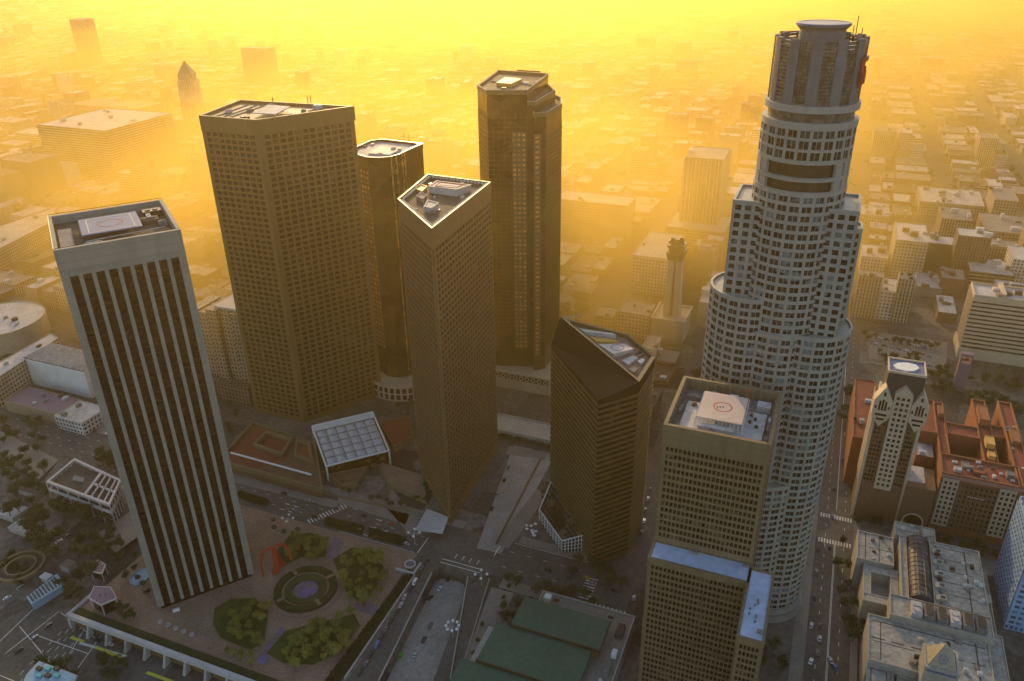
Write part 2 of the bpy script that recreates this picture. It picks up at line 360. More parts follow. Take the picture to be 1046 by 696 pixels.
for k in range(4): line(W(-180+k*5, 337), W(-180+k*5, 341), .5)
tag(mb.build('road_markings', M['paint']), kind='structure')
mb = MB()
for a, b in (((5, 668), (60, 625)), ((0, 655), (45, 612)), ((62, 626), (100, 654)), ((20, 640), (70, 700)), ((100, 620), (58, 690)), ((110, 640), (70, 696)), ((0, 690), (60, 715)), ((48, 600), (90, 612)), ((40, 650), (90, 668))):
    line(G(*a, LOW), G(*b, LOW), .45, LOW+.03)
for k in range(6): dashed(G(10+k*9, 700-k*2, LOW), G(68+k*7, 640-k*2, LOW), 3, 4, wd=.35, z=LOW+.03)
line(G(82, 657, LOW), G(130, 671, LOW), 1.6, LOW+.03); tag(mb.build('lower_road_markings', M['paint']), kind='structure')
# pavement kerbs along the streets
for P in ([W(-1000, 364.2), W(-187, 364.2), W(-187, 371), W(-1000, 371)], [W(-148, 364.2), W(-92.5, 364.2), W(-92.5, 371), W(-148, 371)],
          [W(20, 410), W(26.8, 410), W(26.8, 900), W(20, 900)], [W(20, 240), W(26.8, 240), W(26.8, 409), W(20, 409)],
          [W(49.2, 468), W(54, 468), W(54, 640), W(49.2, 640)], [W(49.2, 240), W(53, 240), W(53, 438), W(49.2, 438)],
          [W(-145, 324), W(-93, 324), W(-93, 331.8), W(-145, 331.8)], [W(54, 438), W(150, 438), W(150, 456), W(54, 456)]):
    struct('pavement', P, .14, M['pave'], .14)

# ------------------------------------------------------------------ facades
def facade(mb, A, B, z0, z1, nc, nr, pf=.4, sf=.4, depth=.45, edge=.0, wins=None, mull=0, sill=.5, mi=0):
    """piers and spandrels standing proud of face A-B (outside on its right); window openings go to wins"""
    A, B = Vector(A), Vector(B); L = (B-A).length; d = (B-A)/L; n = Vector((d.y, -d.x))
    e = edge; bw = (L-2*e)/nc; fh = (z1-z0)/nr; pw = bw*pf; sh = fh*sf
    def bx(s0, s1, a, b, dp):
        p, q = A+d*s0, A+d*s1; P, Q = p+n*dp, q+n*dp
        mb.face([(*P, a), (*Q, a), (*Q, b), (*P, b)], mi)
        mb.face([(*p, b), (*P, b), (*Q, b), (*q, b)][::-1], mi); mb.face([(*p, a), (*P, a), (*Q, a), (*q, a)], mi)
        mb.face([(*p, a), (*P, a), (*P, b), (*p, b)], mi); mb.face([(*Q, a), (*q, a), (*q, b), (*Q, b)], mi)
    if pf > 0:
        for i in range(nc+1):
            s = e+i*bw; a, b = max(0, s-pw/2), min(L, s+pw/2)
            if i == 0 and e: a = 0
            if i == nc and e: b = L
            bx(a, b, z0, z1, depth)
    if sf > 0:
        for j in range(nr+1):
            z = z0+j*fh; bx(0, L, max(z0, z-sh*sill), min(z1, z+sh*(1-sill)), depth-.06)
    for mu in range(mull):
        for i in range(nc):
            s = e+(i+(mu+1)/(mull+1)*(1-pf)+pf/2)*bw; bx(s-.12, s+.12, z0, z1, .2)
    if wins is not None:
        for i in range(nc):
            for j in range(nr):
                s0, s1 = e+i*bw+pw/2, e+(i+1)*bw-pw/2; a, b = z0+j*fh+sh*(1-sill), z0+(j+1)*fh-sh*sill
                p, q = A+d*s0+n*.07, A+d*s1+n*.07
                t = random.uniform(-.02, .02), random.uniform(-.02, .02)
                p2, q2 = p+n*(.02+t[0]), q+n*(.02-t[0])
                wins.append(((p2.x, p2.y, a), (q2.x, q2.y, a), (q2.x+n.x*t[1], q2.y+n.y*t[1], b), (p2.x+n.x*t[1], p2.y+n.y*t[1], b), (n.x, n.y)))
def put_windows(wins, mt, parent, org, limit=100, name='window'):
    def score(wn):
        c = Vector([sum(p[i] for p in wn[:4])/4 for i in range(3)]); x, y = PX(*c)
        if not (-5 < x < 1051 and -5 < y < 700): return 0
        v = C0-c; dd = v.length; k = (wn[4][0]*v.x+wn[4][1]*v.y)/dd
        ar = (Vector(wn[1])-Vector(wn[0])).length*(wn[2][2]-wn[1][2]); return max(0, k)*ar/dd**2
    ws = sorted(wins, key=score, reverse=True); one, rest = ws[:limit], ws[limit:]
    for q in one:
        mb = MB(); n = Vector((*q[4], 0))*.06
        fr = [Vector(p)+n for p in q[:4]]; bk = [Vector(p) for p in q[:4]]; mb.face(fr)
        for i in range(4): mb.face([bk[i], bk[(i+1) % 4], fr[(i+1) % 4], fr[i]])
        mb.build(name, mt, parent, org)
    if rest:
        mb = MB()
        for q in rest:
            n = Vector((*q[4], 0))*.06; mb.face([Vector(p)+n for p in q[:4]])
        tag(mb.build(name+'s', mt, parent, org), kind='stuff')
def hvac(parent, org, P, z, n, seed=0, big=1.0):
    rnd = random.Random(seed); xs = [p[0] for p in P]; ys = [p[1] for p in P]; c = cen(P)
    for i in range(n):
        for _ in range(30):
            x, y = c[0]+(rnd.uniform(min(xs), max(xs))-c[0])*.7, c[1]+(rnd.uniform(min(ys), max(ys))-c[1])*.7
            if inside((x, y), P): break
        a, b, h = rnd.uniform(1.5, 4)*big, rnd.uniform(1.5, 4)*big, rnd.uniform(1, 2.8)*big
        q = [(x+CA*dx*a+SA*dy*b, y-SA*dx*a+CA*dy*b) for dx, dy in ((-.5, -.5), (.5, -.5), (.5, .5), (-.5, .5))]
        mb = MB(); mb.prism(q, z, z+h); mb.prism(ngon((x, y), min(a, b)*.3, 8), z+h, z+h+.3)
        mb.build('rooftop_unit', rnd.choice([M['roof_mid'], M['steel'], M['roof_pale'], M['dark_metal']]), parent, org)
def inside(p, P):
    r = False; n = len(P)
    for i in range(n):
        a, b = P[i], P[i-1]
        if (a[1] > p[1]) != (b[1] > p[1]) and p[0] < (b[0]-a[0])*(p[1]-a[1])/(b[1]-a[1])+a[0]: r = not r
    return r
def helipad(P, z, mt, parent, org, rad=6, ringm=None, name='helipad'):
    c = cen(P); mb = MB(); mb.prism(P, z-.6, z); o = mb.build(name, mt, parent, org)
    r = MB(); A, B = ngon(c, rad, 32), ngon(c, rad-.6, 32)
    for i in range(32): r.face([(*A[i], z+.03), (*A[(i+1) % 32], z+.03), (*B[(i+1) % 32], z+.03), (*B[i], z+.03)])
    r.build('painted_ring', ringm or M['red'], o, org)
    return o
BLOCKED = []          # footprints already taken, for the city beyond

# ---- pale granite tower with black vertical glass strips
def tower_strips():
    fl, fr = Vector(G(54.5, 262, 220)), Vector(G(186, 235.5, 220))
    a, b = Vector(G(162, 620)), Vector(G(260, 591.6)); fl = (fl+a)/2; fr = (fr+b)/2
    d = (fr-fl).normalized(); n = Vector((-d.y, d.x)); P = [tuple(fl), tuple(fr), tuple(fr+n*58), tuple(fl+n*58)]
    BLOCKED.append(P); c = cen(P); org = (*c, 0)
    e = empty('office_tower', org, 'pale granite tower with nine black vertical glass strips on each face', 'skyscraper')
    core = MB(); core.prism(inset(P, 1.6), 0, 214); core.build('core', M['glass_bofa'], e, org)
    wall = MB()
    for i in range(4):
        A, B = Vector(P[i]), Vector(P[(i+1) % 4]); L = (B-A).length; dd = (B-A)/L; nn = Vector((dd.y, -dd.x))
        mar = 2.6; bw = (L-2*mar)/9
        for k in range(10):
            s = mar+k*bw; w0, w1 = s-.9, s+.9
            if k == 0: w0 = .02
            if k == 9: w1 = L-.02
            p, q = A+dd*w0, A+dd*w1; pi, qi = p-nn*1.7, q-nn*1.7
            wall.prism([tuple(p), tuple(q), tuple(qi), tuple(pi)], 3, 211)
            if k < 9:
                gl = MB(); g0, g1 = A+dd*(s+.91)-nn*1.2, A+dd*(s+bw-.91)-nn*1.2
                nf = 53; fh = 207/nf
                for j in range(nf):
                    za = 3+j*fh; gl.face([(*g0, za+.9), (*g1, za+.9), (*g1, za+fh), (*g0, za+fh)], 0)
                    gl.face([(*(g0+nn*.05), za), (*(g1+nn*.05), za), (*(g1+nn*.05), za+.9), (*(g0+nn*.05), za+.9)], 1)
                gl.build('glass_strip', [M['glass_bofa'], M['dark_spandrel']], e, org)
                hd = MB(); hd.obox((*g0, 207.5), (g1-g0).to_3d(), (nn*.6).to_3d(), (0, 0, 3.5)); hd.build('strip_head', M['stone'], e, org)
    wall.ring(P, inset(P, 1.75), 211, 221.2)
    wall.build('wall', M['stone'], e, org)
    rf = MB(); rf.prism(inset(P, 1.8), 216, 217.0); rf.build('roof', M['roof_dark'], e, org)
    rl = MB(); Q = inset(P, .2)
    for i in range(4): rl.beam((*Q[i], 221.9), (*Q[(i+1) % 4], 221.9), .12)
    rl.build('roof_rail', M['dark_metal'], e, org)
    def L2(s, t): return tuple(Vector(P[0])+d*s+n*t)
    hp = [L2(16, 20), L2(37, 20), L2(37, 43), L2(16, 43)]
    helipad([L2(13, 18), L2(40, 18), L2(40, 45), L2(13, 45)], 220.6, M['pad_blue'], e, org, 6, M['terracotta'])
    mb = MB(); mb.ring(hp, inset(hp, .6), 220.62, 220.68); mb.build('painted_border', M['pad'], e, org)
    for s, t, a_, b_, h, mt in ((13, 9, 8, 4, 1.4, 'roof_pale'), (40, 30, 9, 7, 2.2, 'roof_dark'), (43, 42, 9, 6, 3, 'dark_metal'), (42, 4, 12, 9, .9, 'pad_blue'), (46, 7, 5, 3, 2.4, 'roof_dark'), (3, 8, 6, 34, 1.0, 'roof_mid'), (48, 24, 4, 4, 2, 'roof_mid'), (17, 4, 2, 2, 1, 'roof_pale'), (30, 6, 2, 1.5, 1, 'roof_pale'), (44, 34, 2, 6, 2.8, 'steel')):
        mb = MB(); mb.prism([L2(s, t), L2(s+a_, t), L2(s+a_, t+b_), L2(s, t+b_)], 217.0, 217.0+h)
        if h > 1.2:
            for k in range(2): mb.prism(ngon(L2(s+a_*(.3+.4*k), t+b_/2), min(a_, b_)*.22, 10), 217+h, 217.5+h)
        mb.build('rooftop_unit', M[mt], e, org)
    mb = MB(); mb.beam((*L2(14, 14), 218.6), (*L2(50, 17), 218.6), .25); mb.build('pipe', M['roof_pale'], e, org)
tower_strips()

# ---- dark brown gridded tower with a chamfered front edge
def tower_grid():
    Z = 238.0
    L_, F, R_, B = G(204, 118, Z), G(262, 122.5, Z), G(360, 108.5, Z), G(245, 102, Z)
    P = ccw([L_, F, R_, B]); BLOCKED.append(P); c = cen(P); org = (*c, 0)
    e = empty('office_tower', org, 'tallest dark brown tower with a dense square window grid behind the pale striped tower', 'skyscraper')
    wall = MB(); wall.prism(P, 0, 236); wins = []
    for i in range(4):
        A, Bv = P[i], P[(i+1) % 4]; L = math.hypot(A[0]-Bv[0], A[1]-Bv[1])
        facade(wall, A, Bv, 4, 228, max(6, round(L/5.9)), 54, .30, .36, .6, 2.6, wins)
    Q = inset(P, -.6)
    wall.ring(Q, inset(P, 1.2), 228, Z)
    wall.build('wall', M['granite'], e, org); put_windows(wins, M['glass_dark'], e, org)
    rf = MB(); rf.prism(inset(P, 1.25), 234, 235); rf.build('roof', M['roof_dark'], e, org)
    hp = [G(258, 117, Z), G(281, 118.6, Z), G(297, 110.5, Z), G(274, 109, Z)]
    helipad(ccw(hp), Z+1.2, M['roof_pale'], e, org, 5, M['pad'])
    for t in (.18, .3, .4):
        mb = MB(); a, b = Vector(L_).lerp(Vector(F), t), Vector(B).lerp(Vector(R_), t*.7)
        mb.beam((*a.lerp(b, .12), 236.2), (*a.lerp(b, .86), 236.2), .5); mb.build('window_washing_rail', M['roof_mid'], e, org)
    hvac(e, org, P, 235, 12, 3, 1.3)
    for px, py in ((279.5, 108.8), (315, 108), (318, 107.5)):
        x, y = G(px, py, 236); mb = MB(); mb.beam((x, y, 235), (x, y, 243), .25); mb.beam((x-.8, y, 241), (x+.8, y, 241), .2); mb.build('antenna', M['dark_metal'], e, org)
tower_grid()

# ---- golden glass tower with rounded corner
def tower_round():
    Z = 200.0
    pts = [G(363, 157, Z), G(375, 160.5, Z), G(387, 161, Z), G(398, 160.2, Z), G(408, 157.5, Z), G(417, 153, Z), G(431.5, 146.5, Z), G(391, 142, Z), G(378, 143.5, Z), G(368, 148, Z), G(352, 155, Z)]
    P = ccw(pts); BLOCKED.append(P); c = cen(P); org = (*c, 0)
    e = empty('office_tower', org, 'golden glass tower with rounded corner and pale flat roof behind the gridded tower', 'skyscraper')
    wall = MB(); wall.prism(P, 14, 196); wins = []
    n = len(P)
    for i in range(n):
        A, B = P[i], P[(i+1) % n]; px = PX(*((Vector(A)+Vector(B))/2), 190)[0]; L = math.hypot(A[0]-B[0], A[1]-B[1])
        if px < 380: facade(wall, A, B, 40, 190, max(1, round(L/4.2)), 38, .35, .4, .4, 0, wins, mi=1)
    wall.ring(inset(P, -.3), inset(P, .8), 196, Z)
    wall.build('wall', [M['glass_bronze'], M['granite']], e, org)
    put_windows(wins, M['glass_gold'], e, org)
    for px in (399, 404, 409.5, 412):
        x, y = G(px, 160 - max(0, px-400)*.35, Z); mb = MB(); v = Vector((x, y)); o2 = v + (v-Vector(c)).normalized()*.9
        mb.prism([(o2.x-.5, o2.y-.5), (o2.x+.5, o2.y-.5), (o2.x+.5, o2.y+.5), (o2.x-.5, o2.y+.5)], 20, Z-1); mb.build('vertical_fin', M['glass_gold'], e, org)
    rf = MB(); rf.prism(inset(P, .9), 197, 198); rf.build('roof', M['roof_pale'], e, org)
    mb = MB(); q = ccw([G(376, 155.5, 200), G(398, 157, 200), G(410, 151, 200), G(388, 148, 200)]); mb.prism(q, 198, 199.2); mb.build('roof_deck', M['pad'], e, org)
    hvac(e, org, P, 198, 5, 8)
    for px in (413, 418):
        x, y = G(px, 146, 199); mb = MB(); mb.beam((x, y, 198), (x, y, 206), .2); mb.build('antenna', M['dark_metal'], e, org)
    # drum podium with an arcade of tall openings
    drum = ngon((c[0]+6, c[1]-8), 33, 40); BLOCKED.append(drum); wd = MB(); wd.prism(drum, 0, 13.4); dw = []
    for i in range(40): facade(wd, drum[i], drum[(i+1) % 40], 1, 13, 1, 2, .35, .22, .5, 0, dw)
    wd.ring(inset(drum, -.9), inset(drum, .6), 13, 15); wd.build('podium', M['limestone'], e, org); put_windows(dw, M['glass_dark'], e, org, 60, 'arcade_window')
tower_round()

# ---- diamond shaped brown tower
def tower_diamond():
    Z = 205.0
    P = ccw([G(407, 203, Z), G(441, 232.5, Z), G(500.5, 186, Z), G(437, 178, Z)]); BLOCKED.append(P); c = cen(P); org = (*c, 0)
    e = empty('office_tower', org, 'sharp cornered brown tower with a diamond shaped roof edged in white dashes', 'skyscraper')
    wall = MB(); wall.prism(P, 0, 202); wins = []
    for i in range(4):
        A, B = P[i], P[(i+1) % 4]; L = math.hypot(A[0]-B[0], A[1]-B[1])
        facade(wall, A, B, 10, 193, max(8, round(L/4.6)), 46, .29, .34, .6, 1.6, wins)
    wall.ring(inset(P, -.6), inset(P, .5), 193, Z); wall.build('wall', M['granite_red'], e, org)
    put_windows(wins, M['glass_dark'], e, org)
    rf = MB(); rf.prism(inset(P, .55), 201, 202.4); rf.build('roof', M['roof_dark'], e, org)
    mb = MB(); Q = inset(P, .5)
    for i in range(4):
        a, b = Vector(Q[i]), Vector(Q[(i+1) % 4]); L = (b-a).length; d = (b-a)/L; nx = Vector((-d.y, d.x))
        for k in range(int(L/2.6)):
            p = a+d*(k*2.6+.8); mb.obox((*(p+nx*1.1), Z-1.6), (d*1.5).to_3d(), (nx*.8).to_3d(), (0, 0, 1.2))
    mb.build('parapet_blocks', M['roof_pale'], e, org)
    for pts, h, mt in (([(438, 190), (466, 193.5), (481, 188.5), (446, 184.5)], 4, 'pad'), ([(433, 211), (441, 212), (448, 207), (437, 204)], 3, 'roof_pale'), ([(425, 200), (432, 203), (436, 199), (430, 196)], 2, 'roof_mid'), ([(424, 192), (431, 195), (436, 190), (430, 188)], 1.4, 'copper')):
        q = ccw([G(a, b, 203+h) for a, b in pts]); mb = MB(); mb.prism(q, 202.4, 202.4+h)
        mb.ring(inset(q, -.3), inset(q, .5), 202.4+h, 202.9+h); mb.build('penthouse', M[mt], e, org)
    mb = MB(); q = ccw([G(444, 190.5, 207), G(466, 192.7, 207), G(474, 188.8, 207), G(450, 186.5, 207)]); mb.ring(q, inset(q, .5), 207.0, 207.4); mb.build('painted_border', M['terracotta'], e, org)
    hvac(e, org, P, 202.4, 14, 5, .8)
    # lobby awning and entrance at the foot of the sharp corner
    mb = MB(); q = [G(424, 541, 6), G(452, 545, 6), G(458, 528, 6), G(436, 520, 6)]; mb.prism(ccw(q), 5.4, 6); mb.build('entrance_canopy', M['pad'], e, org)
tower_diamond()

# ---- tall stepped dark glass tower with golden window strips
def tower_stepped():
    Z = 244.0
    A0 = [G(487.5, 87, Z), G(497, 92.5, Z), G(538, 92.5, Z), G(560, 75.5, Z), G(508, 72, Z)]
    A1 = [G(536, 104, 236), G(547, 104, 236), G(567, 92, 236), G(557, 84, 236), G(536, 80, 236)]
    A2 = [G(545, 116, 229), G(558, 115, 229), G(574, 106, 229), G(574, 100, 229), G(560, 94, 229), G(540, 92, 229)]
    org = (*cen(A0), 0)
    e = empty('office_tower', org, 'dark glass tower stepping down on its right side with golden window strips', 'skyscraper')
    for P, z, zb in ((A0, Z, 16), (A1, 236, 16.2), (A2, 229, 16.1)):
        P = ccw(P); BLOCKED.append(P); mb = MB(); mb.prism(P, zb, z-3); n = len(P)
        for i in range(n):   # slim mullions
            a, b = Vector(P[i]), Vector(P[(i+1) % n]); L = (b-a).length; d = (b-a)/L; nn = Vector((d.y, -d.x)); k = max(2, int(L/4))
            for j in range(k+1):
                p = a+d*(L*j/k); mb.obox((*(p-d*.12), zb+20), (d*.24).to_3d(), (nn*.22).to_3d(), (0, 0, z-zb-36), 1)
            for j in range(54):
                zz = zb+20+j*(z-zb-36)/54
                if L > 8: mb.obox((*a, zz), (d*L).to_3d(), (nn*.12).to_3d(), (0, 0, .35), 1)
        mb.ring(inset(P, -.25), inset(P, .9), z-3, z, 2)
        mb.build('shaft', [M['glass_bronze'], M['dark_metal'], M['granite']], e, org)
        rf = MB(); rf.prism(inset(P, 1.0), z-2.9, z-2); rf.build('roof', M['roof_dark'], e, org)
        rl = MB(); Q = inset(P, .2)
        for i in range(n): rl.beam((*Q[i], z+.15), (*Q[(i+1) % n], z+.15), .22)
        rl.build('roof_edge', M['pad'], e, org)
    wins = []; wall = MB()
    P = ccw(A0); a, b = Vector(G(497, 92.5, Z)), Vector(G(538, 92.5, Z)); d = (b-a).normalized(); L = (b-a).length; nn = Vector((d.y, -d.x))
    if nn.y > 0: nn = -nn
    a2, b2 = a+d*L*.62+nn*.25, a+d*L*.98+nn*.25
    facade(wall, tuple(a2), tuple(b2), 34, 214, 3, 48, .4, .42, .5, 0, wins)
    P1 = ccw(A1)
    a, b = Vector(G(545, 116, 229)), Vector(G(558, 115, 229)); nn = Vector(((b-a).y, -(b-a).x)).normalized()
    facade(wall, tuple(a+nn*.25), tuple(a.lerp(b, .55)+nn*.25), 30, 214, 1, 48, .4, .42, .5, 0, wins)
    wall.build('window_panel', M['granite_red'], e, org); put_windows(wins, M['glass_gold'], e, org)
    # base band with rings
    base = ccw(rectVU(-262, -176, 540, 626)); BLOCKED.append(base)
    mb = MB(); q = rectVU(-258, -190, 541, 620); mb.prism(q, 0, 16); mb.ring(inset(q, -.8), inset(q, .5), 15, 16.6); mb.ring(inset(q, -.5), inset(q, .1), 8.4, 9.2); mb.build('base', M['limestone'], e, org)
    def torus(p, nx, r):
        mb = MB(); tdir = Vector((-nx.y, nx.x, 0))
        for k in range(20):
            A, B = 2*math.pi*k/20, 2*math.pi*(k+1)/20
            def q(an, rr, dp): v = Vector(p)+tdir*(rr*math.cos(an))+Vector((0, 0, rr*math.sin(an)))+nx.to_3d()*dp; return v
            mb.face([q(A, r, .5), q(B, r, .5), q(B, r*.65, .5), q(A, r*.65, .5)]); mb.face([q(A, r, 0), q(B, r, 0), q(B, r, .5), q(A, r, .5)]); mb.face([q(A, r*.65, 0), q(B, r*.65, 0), q(B, r*.65, .5), q(A, r*.65, .5)])
        mb.build('stone_ring', M['limestone'], e, org)
    fr = Vector((-SA, -CA))
    for k in range(12): x, y = W(-253+k*5.4, 540.7); torus((x, y, 12.2), fr, 2.1)
    dk = MB(); dk.obox((*W(-257, 540.9), 9.6), Vector(W(66, 0)).to_3d(), Vector(W(0, -.1)).to_3d(), (0, 0, 5.2)); dk.build('ring_band', M['glass_dark'], e, org)
    for k in range(8): x, y = W(-189.6, 545+k*5.4); torus((x, y, 12.2), Vector((CA, -SA)), 2.1)
    hvac(e, org, ccw(A0), 242, 8, 9); q = ccw([G(507, 84, 245), G(522, 85, 245), G(533, 80, 245), G(516, 78.5, 245)]); mb = MB(); mb.prism(q, 242, 244.6); mb.build('penthouse', M['copper'], e, org)
    mb = MB(); mb.beam((*G(528, 74, 244), 245.5), (*G(552, 75.5, 244), 245.5), .5); mb.build('cleaning_gantry', M['dark_metal'], e, org)
tower_stepped()

# ---- banded bronze tower with a sloped crown
def tower_banded():
    F, Rr = Vector(G(605, 580)), Vector(G(641, 566)); Fz = 121.0
    Lf = Vector(G(562.5, 505)); back = Vector(G(573, 324, 134)); bR = Vector(G(668, 368, 122)); Rt = Vector(G(652, 393, 122)); Rr = (Rr+Rt)/2
    Lt = Vector(G(563, 355, 119)); Lf = Lf.lerp(Lt, .6)
    P = [tuple(Lf), tuple(F), tuple(Rr), tuple(bR), tuple(G(641, 343, 130)), tuple(back)]; P = ccw(P); BLOCKED.append(P); c = cen(P); org = (*c, 0)
    e = empty('office_tower', org, 'dark banded bronze tower with sharp sloping roof edge beside the glass atrium', 'skyscraper')
    body = MB(); body.prism(P, 4, 117); body.build('core', M['glass_dark'], e, org)
    n = len(P); nb = 31
    for j in range(nb):
        z = 6+j*3.62; mb = MB(); mb.ring(inset(P, -.45), inset(P, .05), z, z+1.75); mb.build('spandrel_band', M['bronze_face'], e, org)
    # crown: facet cut between the lower window line and the high back edge
    top = MB()
    Lz, Fz, Rz, Bz = 118.5, 119.5, 124.0, 134.0
    hz = {0: Lz, 1: Fz, 2: Rz, 3: Rz, 4: 131.0, 5: Bz}
    Q = [tuple(Lf), tuple(F), tuple(Rr), tuple(bR), tuple(G(641, 343, 130)), tuple(back)]
    O = [Vector(q) + (Vector(q)-Vector(c)).normalized()*.55 for q in Q]
    Lp, Fp, Rp, BRp, K, Bp = [(*o, hz[i]) for i, o in enumerate(O)]
    top.face([Lp, Fp, Rp, Bp]); 
    for i in range(6):
        a, b = O[i], O[(i+1) % 6]; top.face([(*a, 117), (*b, 117), (*b, hz[(i+1) % 6]), (*a, hz[i])])
    top.build('sloped_crown', M['crown_face'], e, org)
    # roof well behind the facet
    rf = MB(); rp = [Rp, BRp, K, Bp]; rin = [Vector(p).lerp(Vector([sum(q[i] for q in rp)/4 for i in range(3)]), .10) for p in rp]
    for i in range(4): rf.face([rp[i], rp[(i+1) % 4], rin[(i+1) % 4], rin[i]], 1)
    rin2 = [v-Vector((0, 0, 2.5)) for v in rin]
    for i in range(4): rf.face([rin[i], rin[(i+1) % 4], rin2[(i+1) % 4], rin2[i]], 1)
    rf.face(rin2, 0); rf.build('roof', [M['plaza'], M['bronze_face']], e, org)
    nrm = (rin2[1]-rin2[0]).cross(rin2[3]-rin2[0]).normalized(); nrm = nrm if nrm.z > 0 else -nrm
    def onroof(s, t): return (rin2[0].lerp(rin2[1], s)).lerp(rin2[3].lerp(rin2[2], s), t)
    def rbox(s0, s1, t0, t1, h, mt, nm='rooftop_unit'):
        zt = max(onroof(a, b).z for a in (s0, s1) for b in (t0, t1))+h
        q = ccw([tuple(onroof(*k).to_2d()) for k in ((s0, t0), (s1, t0), (s1, t1), (s0, t1))]); zb = min(onroof(a, b).z for a in (s0, s1) for b in (t0, t1))
        mb = MB(); mb.prism(q, zb-.3, zt); mb.build(nm, M[mt], e, org); return q, zt
    q, zt = rbox(.12, .72, .36, .60, 1.0, 'pad', 'helipad'); cc = cen(q)
    r = MB(); A, B = ngon(cc, 4, 24), ngon(cc, 3.3, 24)
    for i in range(24): r.face([(*A[i], zt+.04), (*A[(i+1) % 24], zt+.04), (*B[(i+1) % 24], zt+.04), (*B[i], zt+.04)])
    r.build('painted_ring', M['purple'], e, org)
    for a in ((.2, .6, .18, .28, 1.4, 'roof_pale'), (.1, .3, .06, .14, 1.6, 'roof_mid'), (.55, .75, .08, .16, 1.2, 'steel'), (.15, .6, .64, .76, .6, 'copper'), (.1, .7, .80, .88, 1.6, 'roof_pale'), (.7, .9, .3, .34, 1, 'roof_dark'), (.7, .9, .22, .26, 1, 'dark_metal')): rbox(*a)
    x, y = back.lerp(Rr, .12); mb = MB(); mb.beam((x, y, 131), (x, y, 138), .3); mb.beam((x-3, y-1, 138), (x+6, y+1, 138), .25); mb.build('antenna', M['pad'], e, org)
    mb = MB(); mb.prism(P, 0, 4); mb.build('base', M['granite'], e, org)
tower_banded()

# ---- glass atrium at its foot
def atrium():
    z = 12.0
    T = [G(563, 492, 16), G(601, 546, z), G(574, 552, z-2), G(551, 521, z-2)]; T = T[::-1] if ccw(T) != T else T
    P = ccw(T); BLOCKED.append(P); c = cen(P); org = (*c, 0)
    e = empty('glass_atrium', org, 'low sloping glass atrium with white gridded frame at the foot of the banded tower', 'atrium')
    A, B, Cc, D = (*G(563, 492, 16), 16), (*G(601, 546, 13), 13), (*G(574, 553, 9), 9), (*G(551, 521, 9), 9)
    pane = MB(); pane.face([A, B, Cc, D])
    for a, b in ((A, B), (B, Cc), (Cc, D), (D, A)): pane.face([(a[0], a[1], 0), (b[0], b[1], 0), b, a])
    pane.build('glass_roof', M['glass_dark'], e, org)
    fr = MB(); vA, vB, vC, vD = map(Vector, (A, B, Cc, D))
    for i in range(13): fr.beam(vA.lerp(vB, i/12)+Vector((0, 0, .15)), vD.lerp(vC, i/12)+Vector((0, 0, .15)), .13)
    for j in range(7): fr.beam(vA.lerp(vD, j/6)+Vector((0, 0, .2)), vB.lerp(vC, j/6)+Vector((0, 0, .2)), .13)
    fr.build('glazing_frame', M['roof_mid'], e, org)
    ed = MB()
    for a, b in ((vA, vB), (vB, vC), (vC, vD), (vD, vA)): ed.beam(a+Vector((0, 0, .3)), b+Vector((0, 0, .3)), .45)
    ed.build('roof_edge', M['white'], e, org)
    co = MB()
    for a, b in ((vD, vC), (vC, vB)):
        for k in range(9):
            p = a.lerp(b, k/8); co.beam((p.x, p.y, 0), (p.x, p.y, p.z), .3)
        for h in (.25, .5, .75): co.beam((a.x, a.y, a.z*h), (b.x, b.y, b.z*h), .22)
    co.build('wall_frame', M['white'], e, org)
atrium()

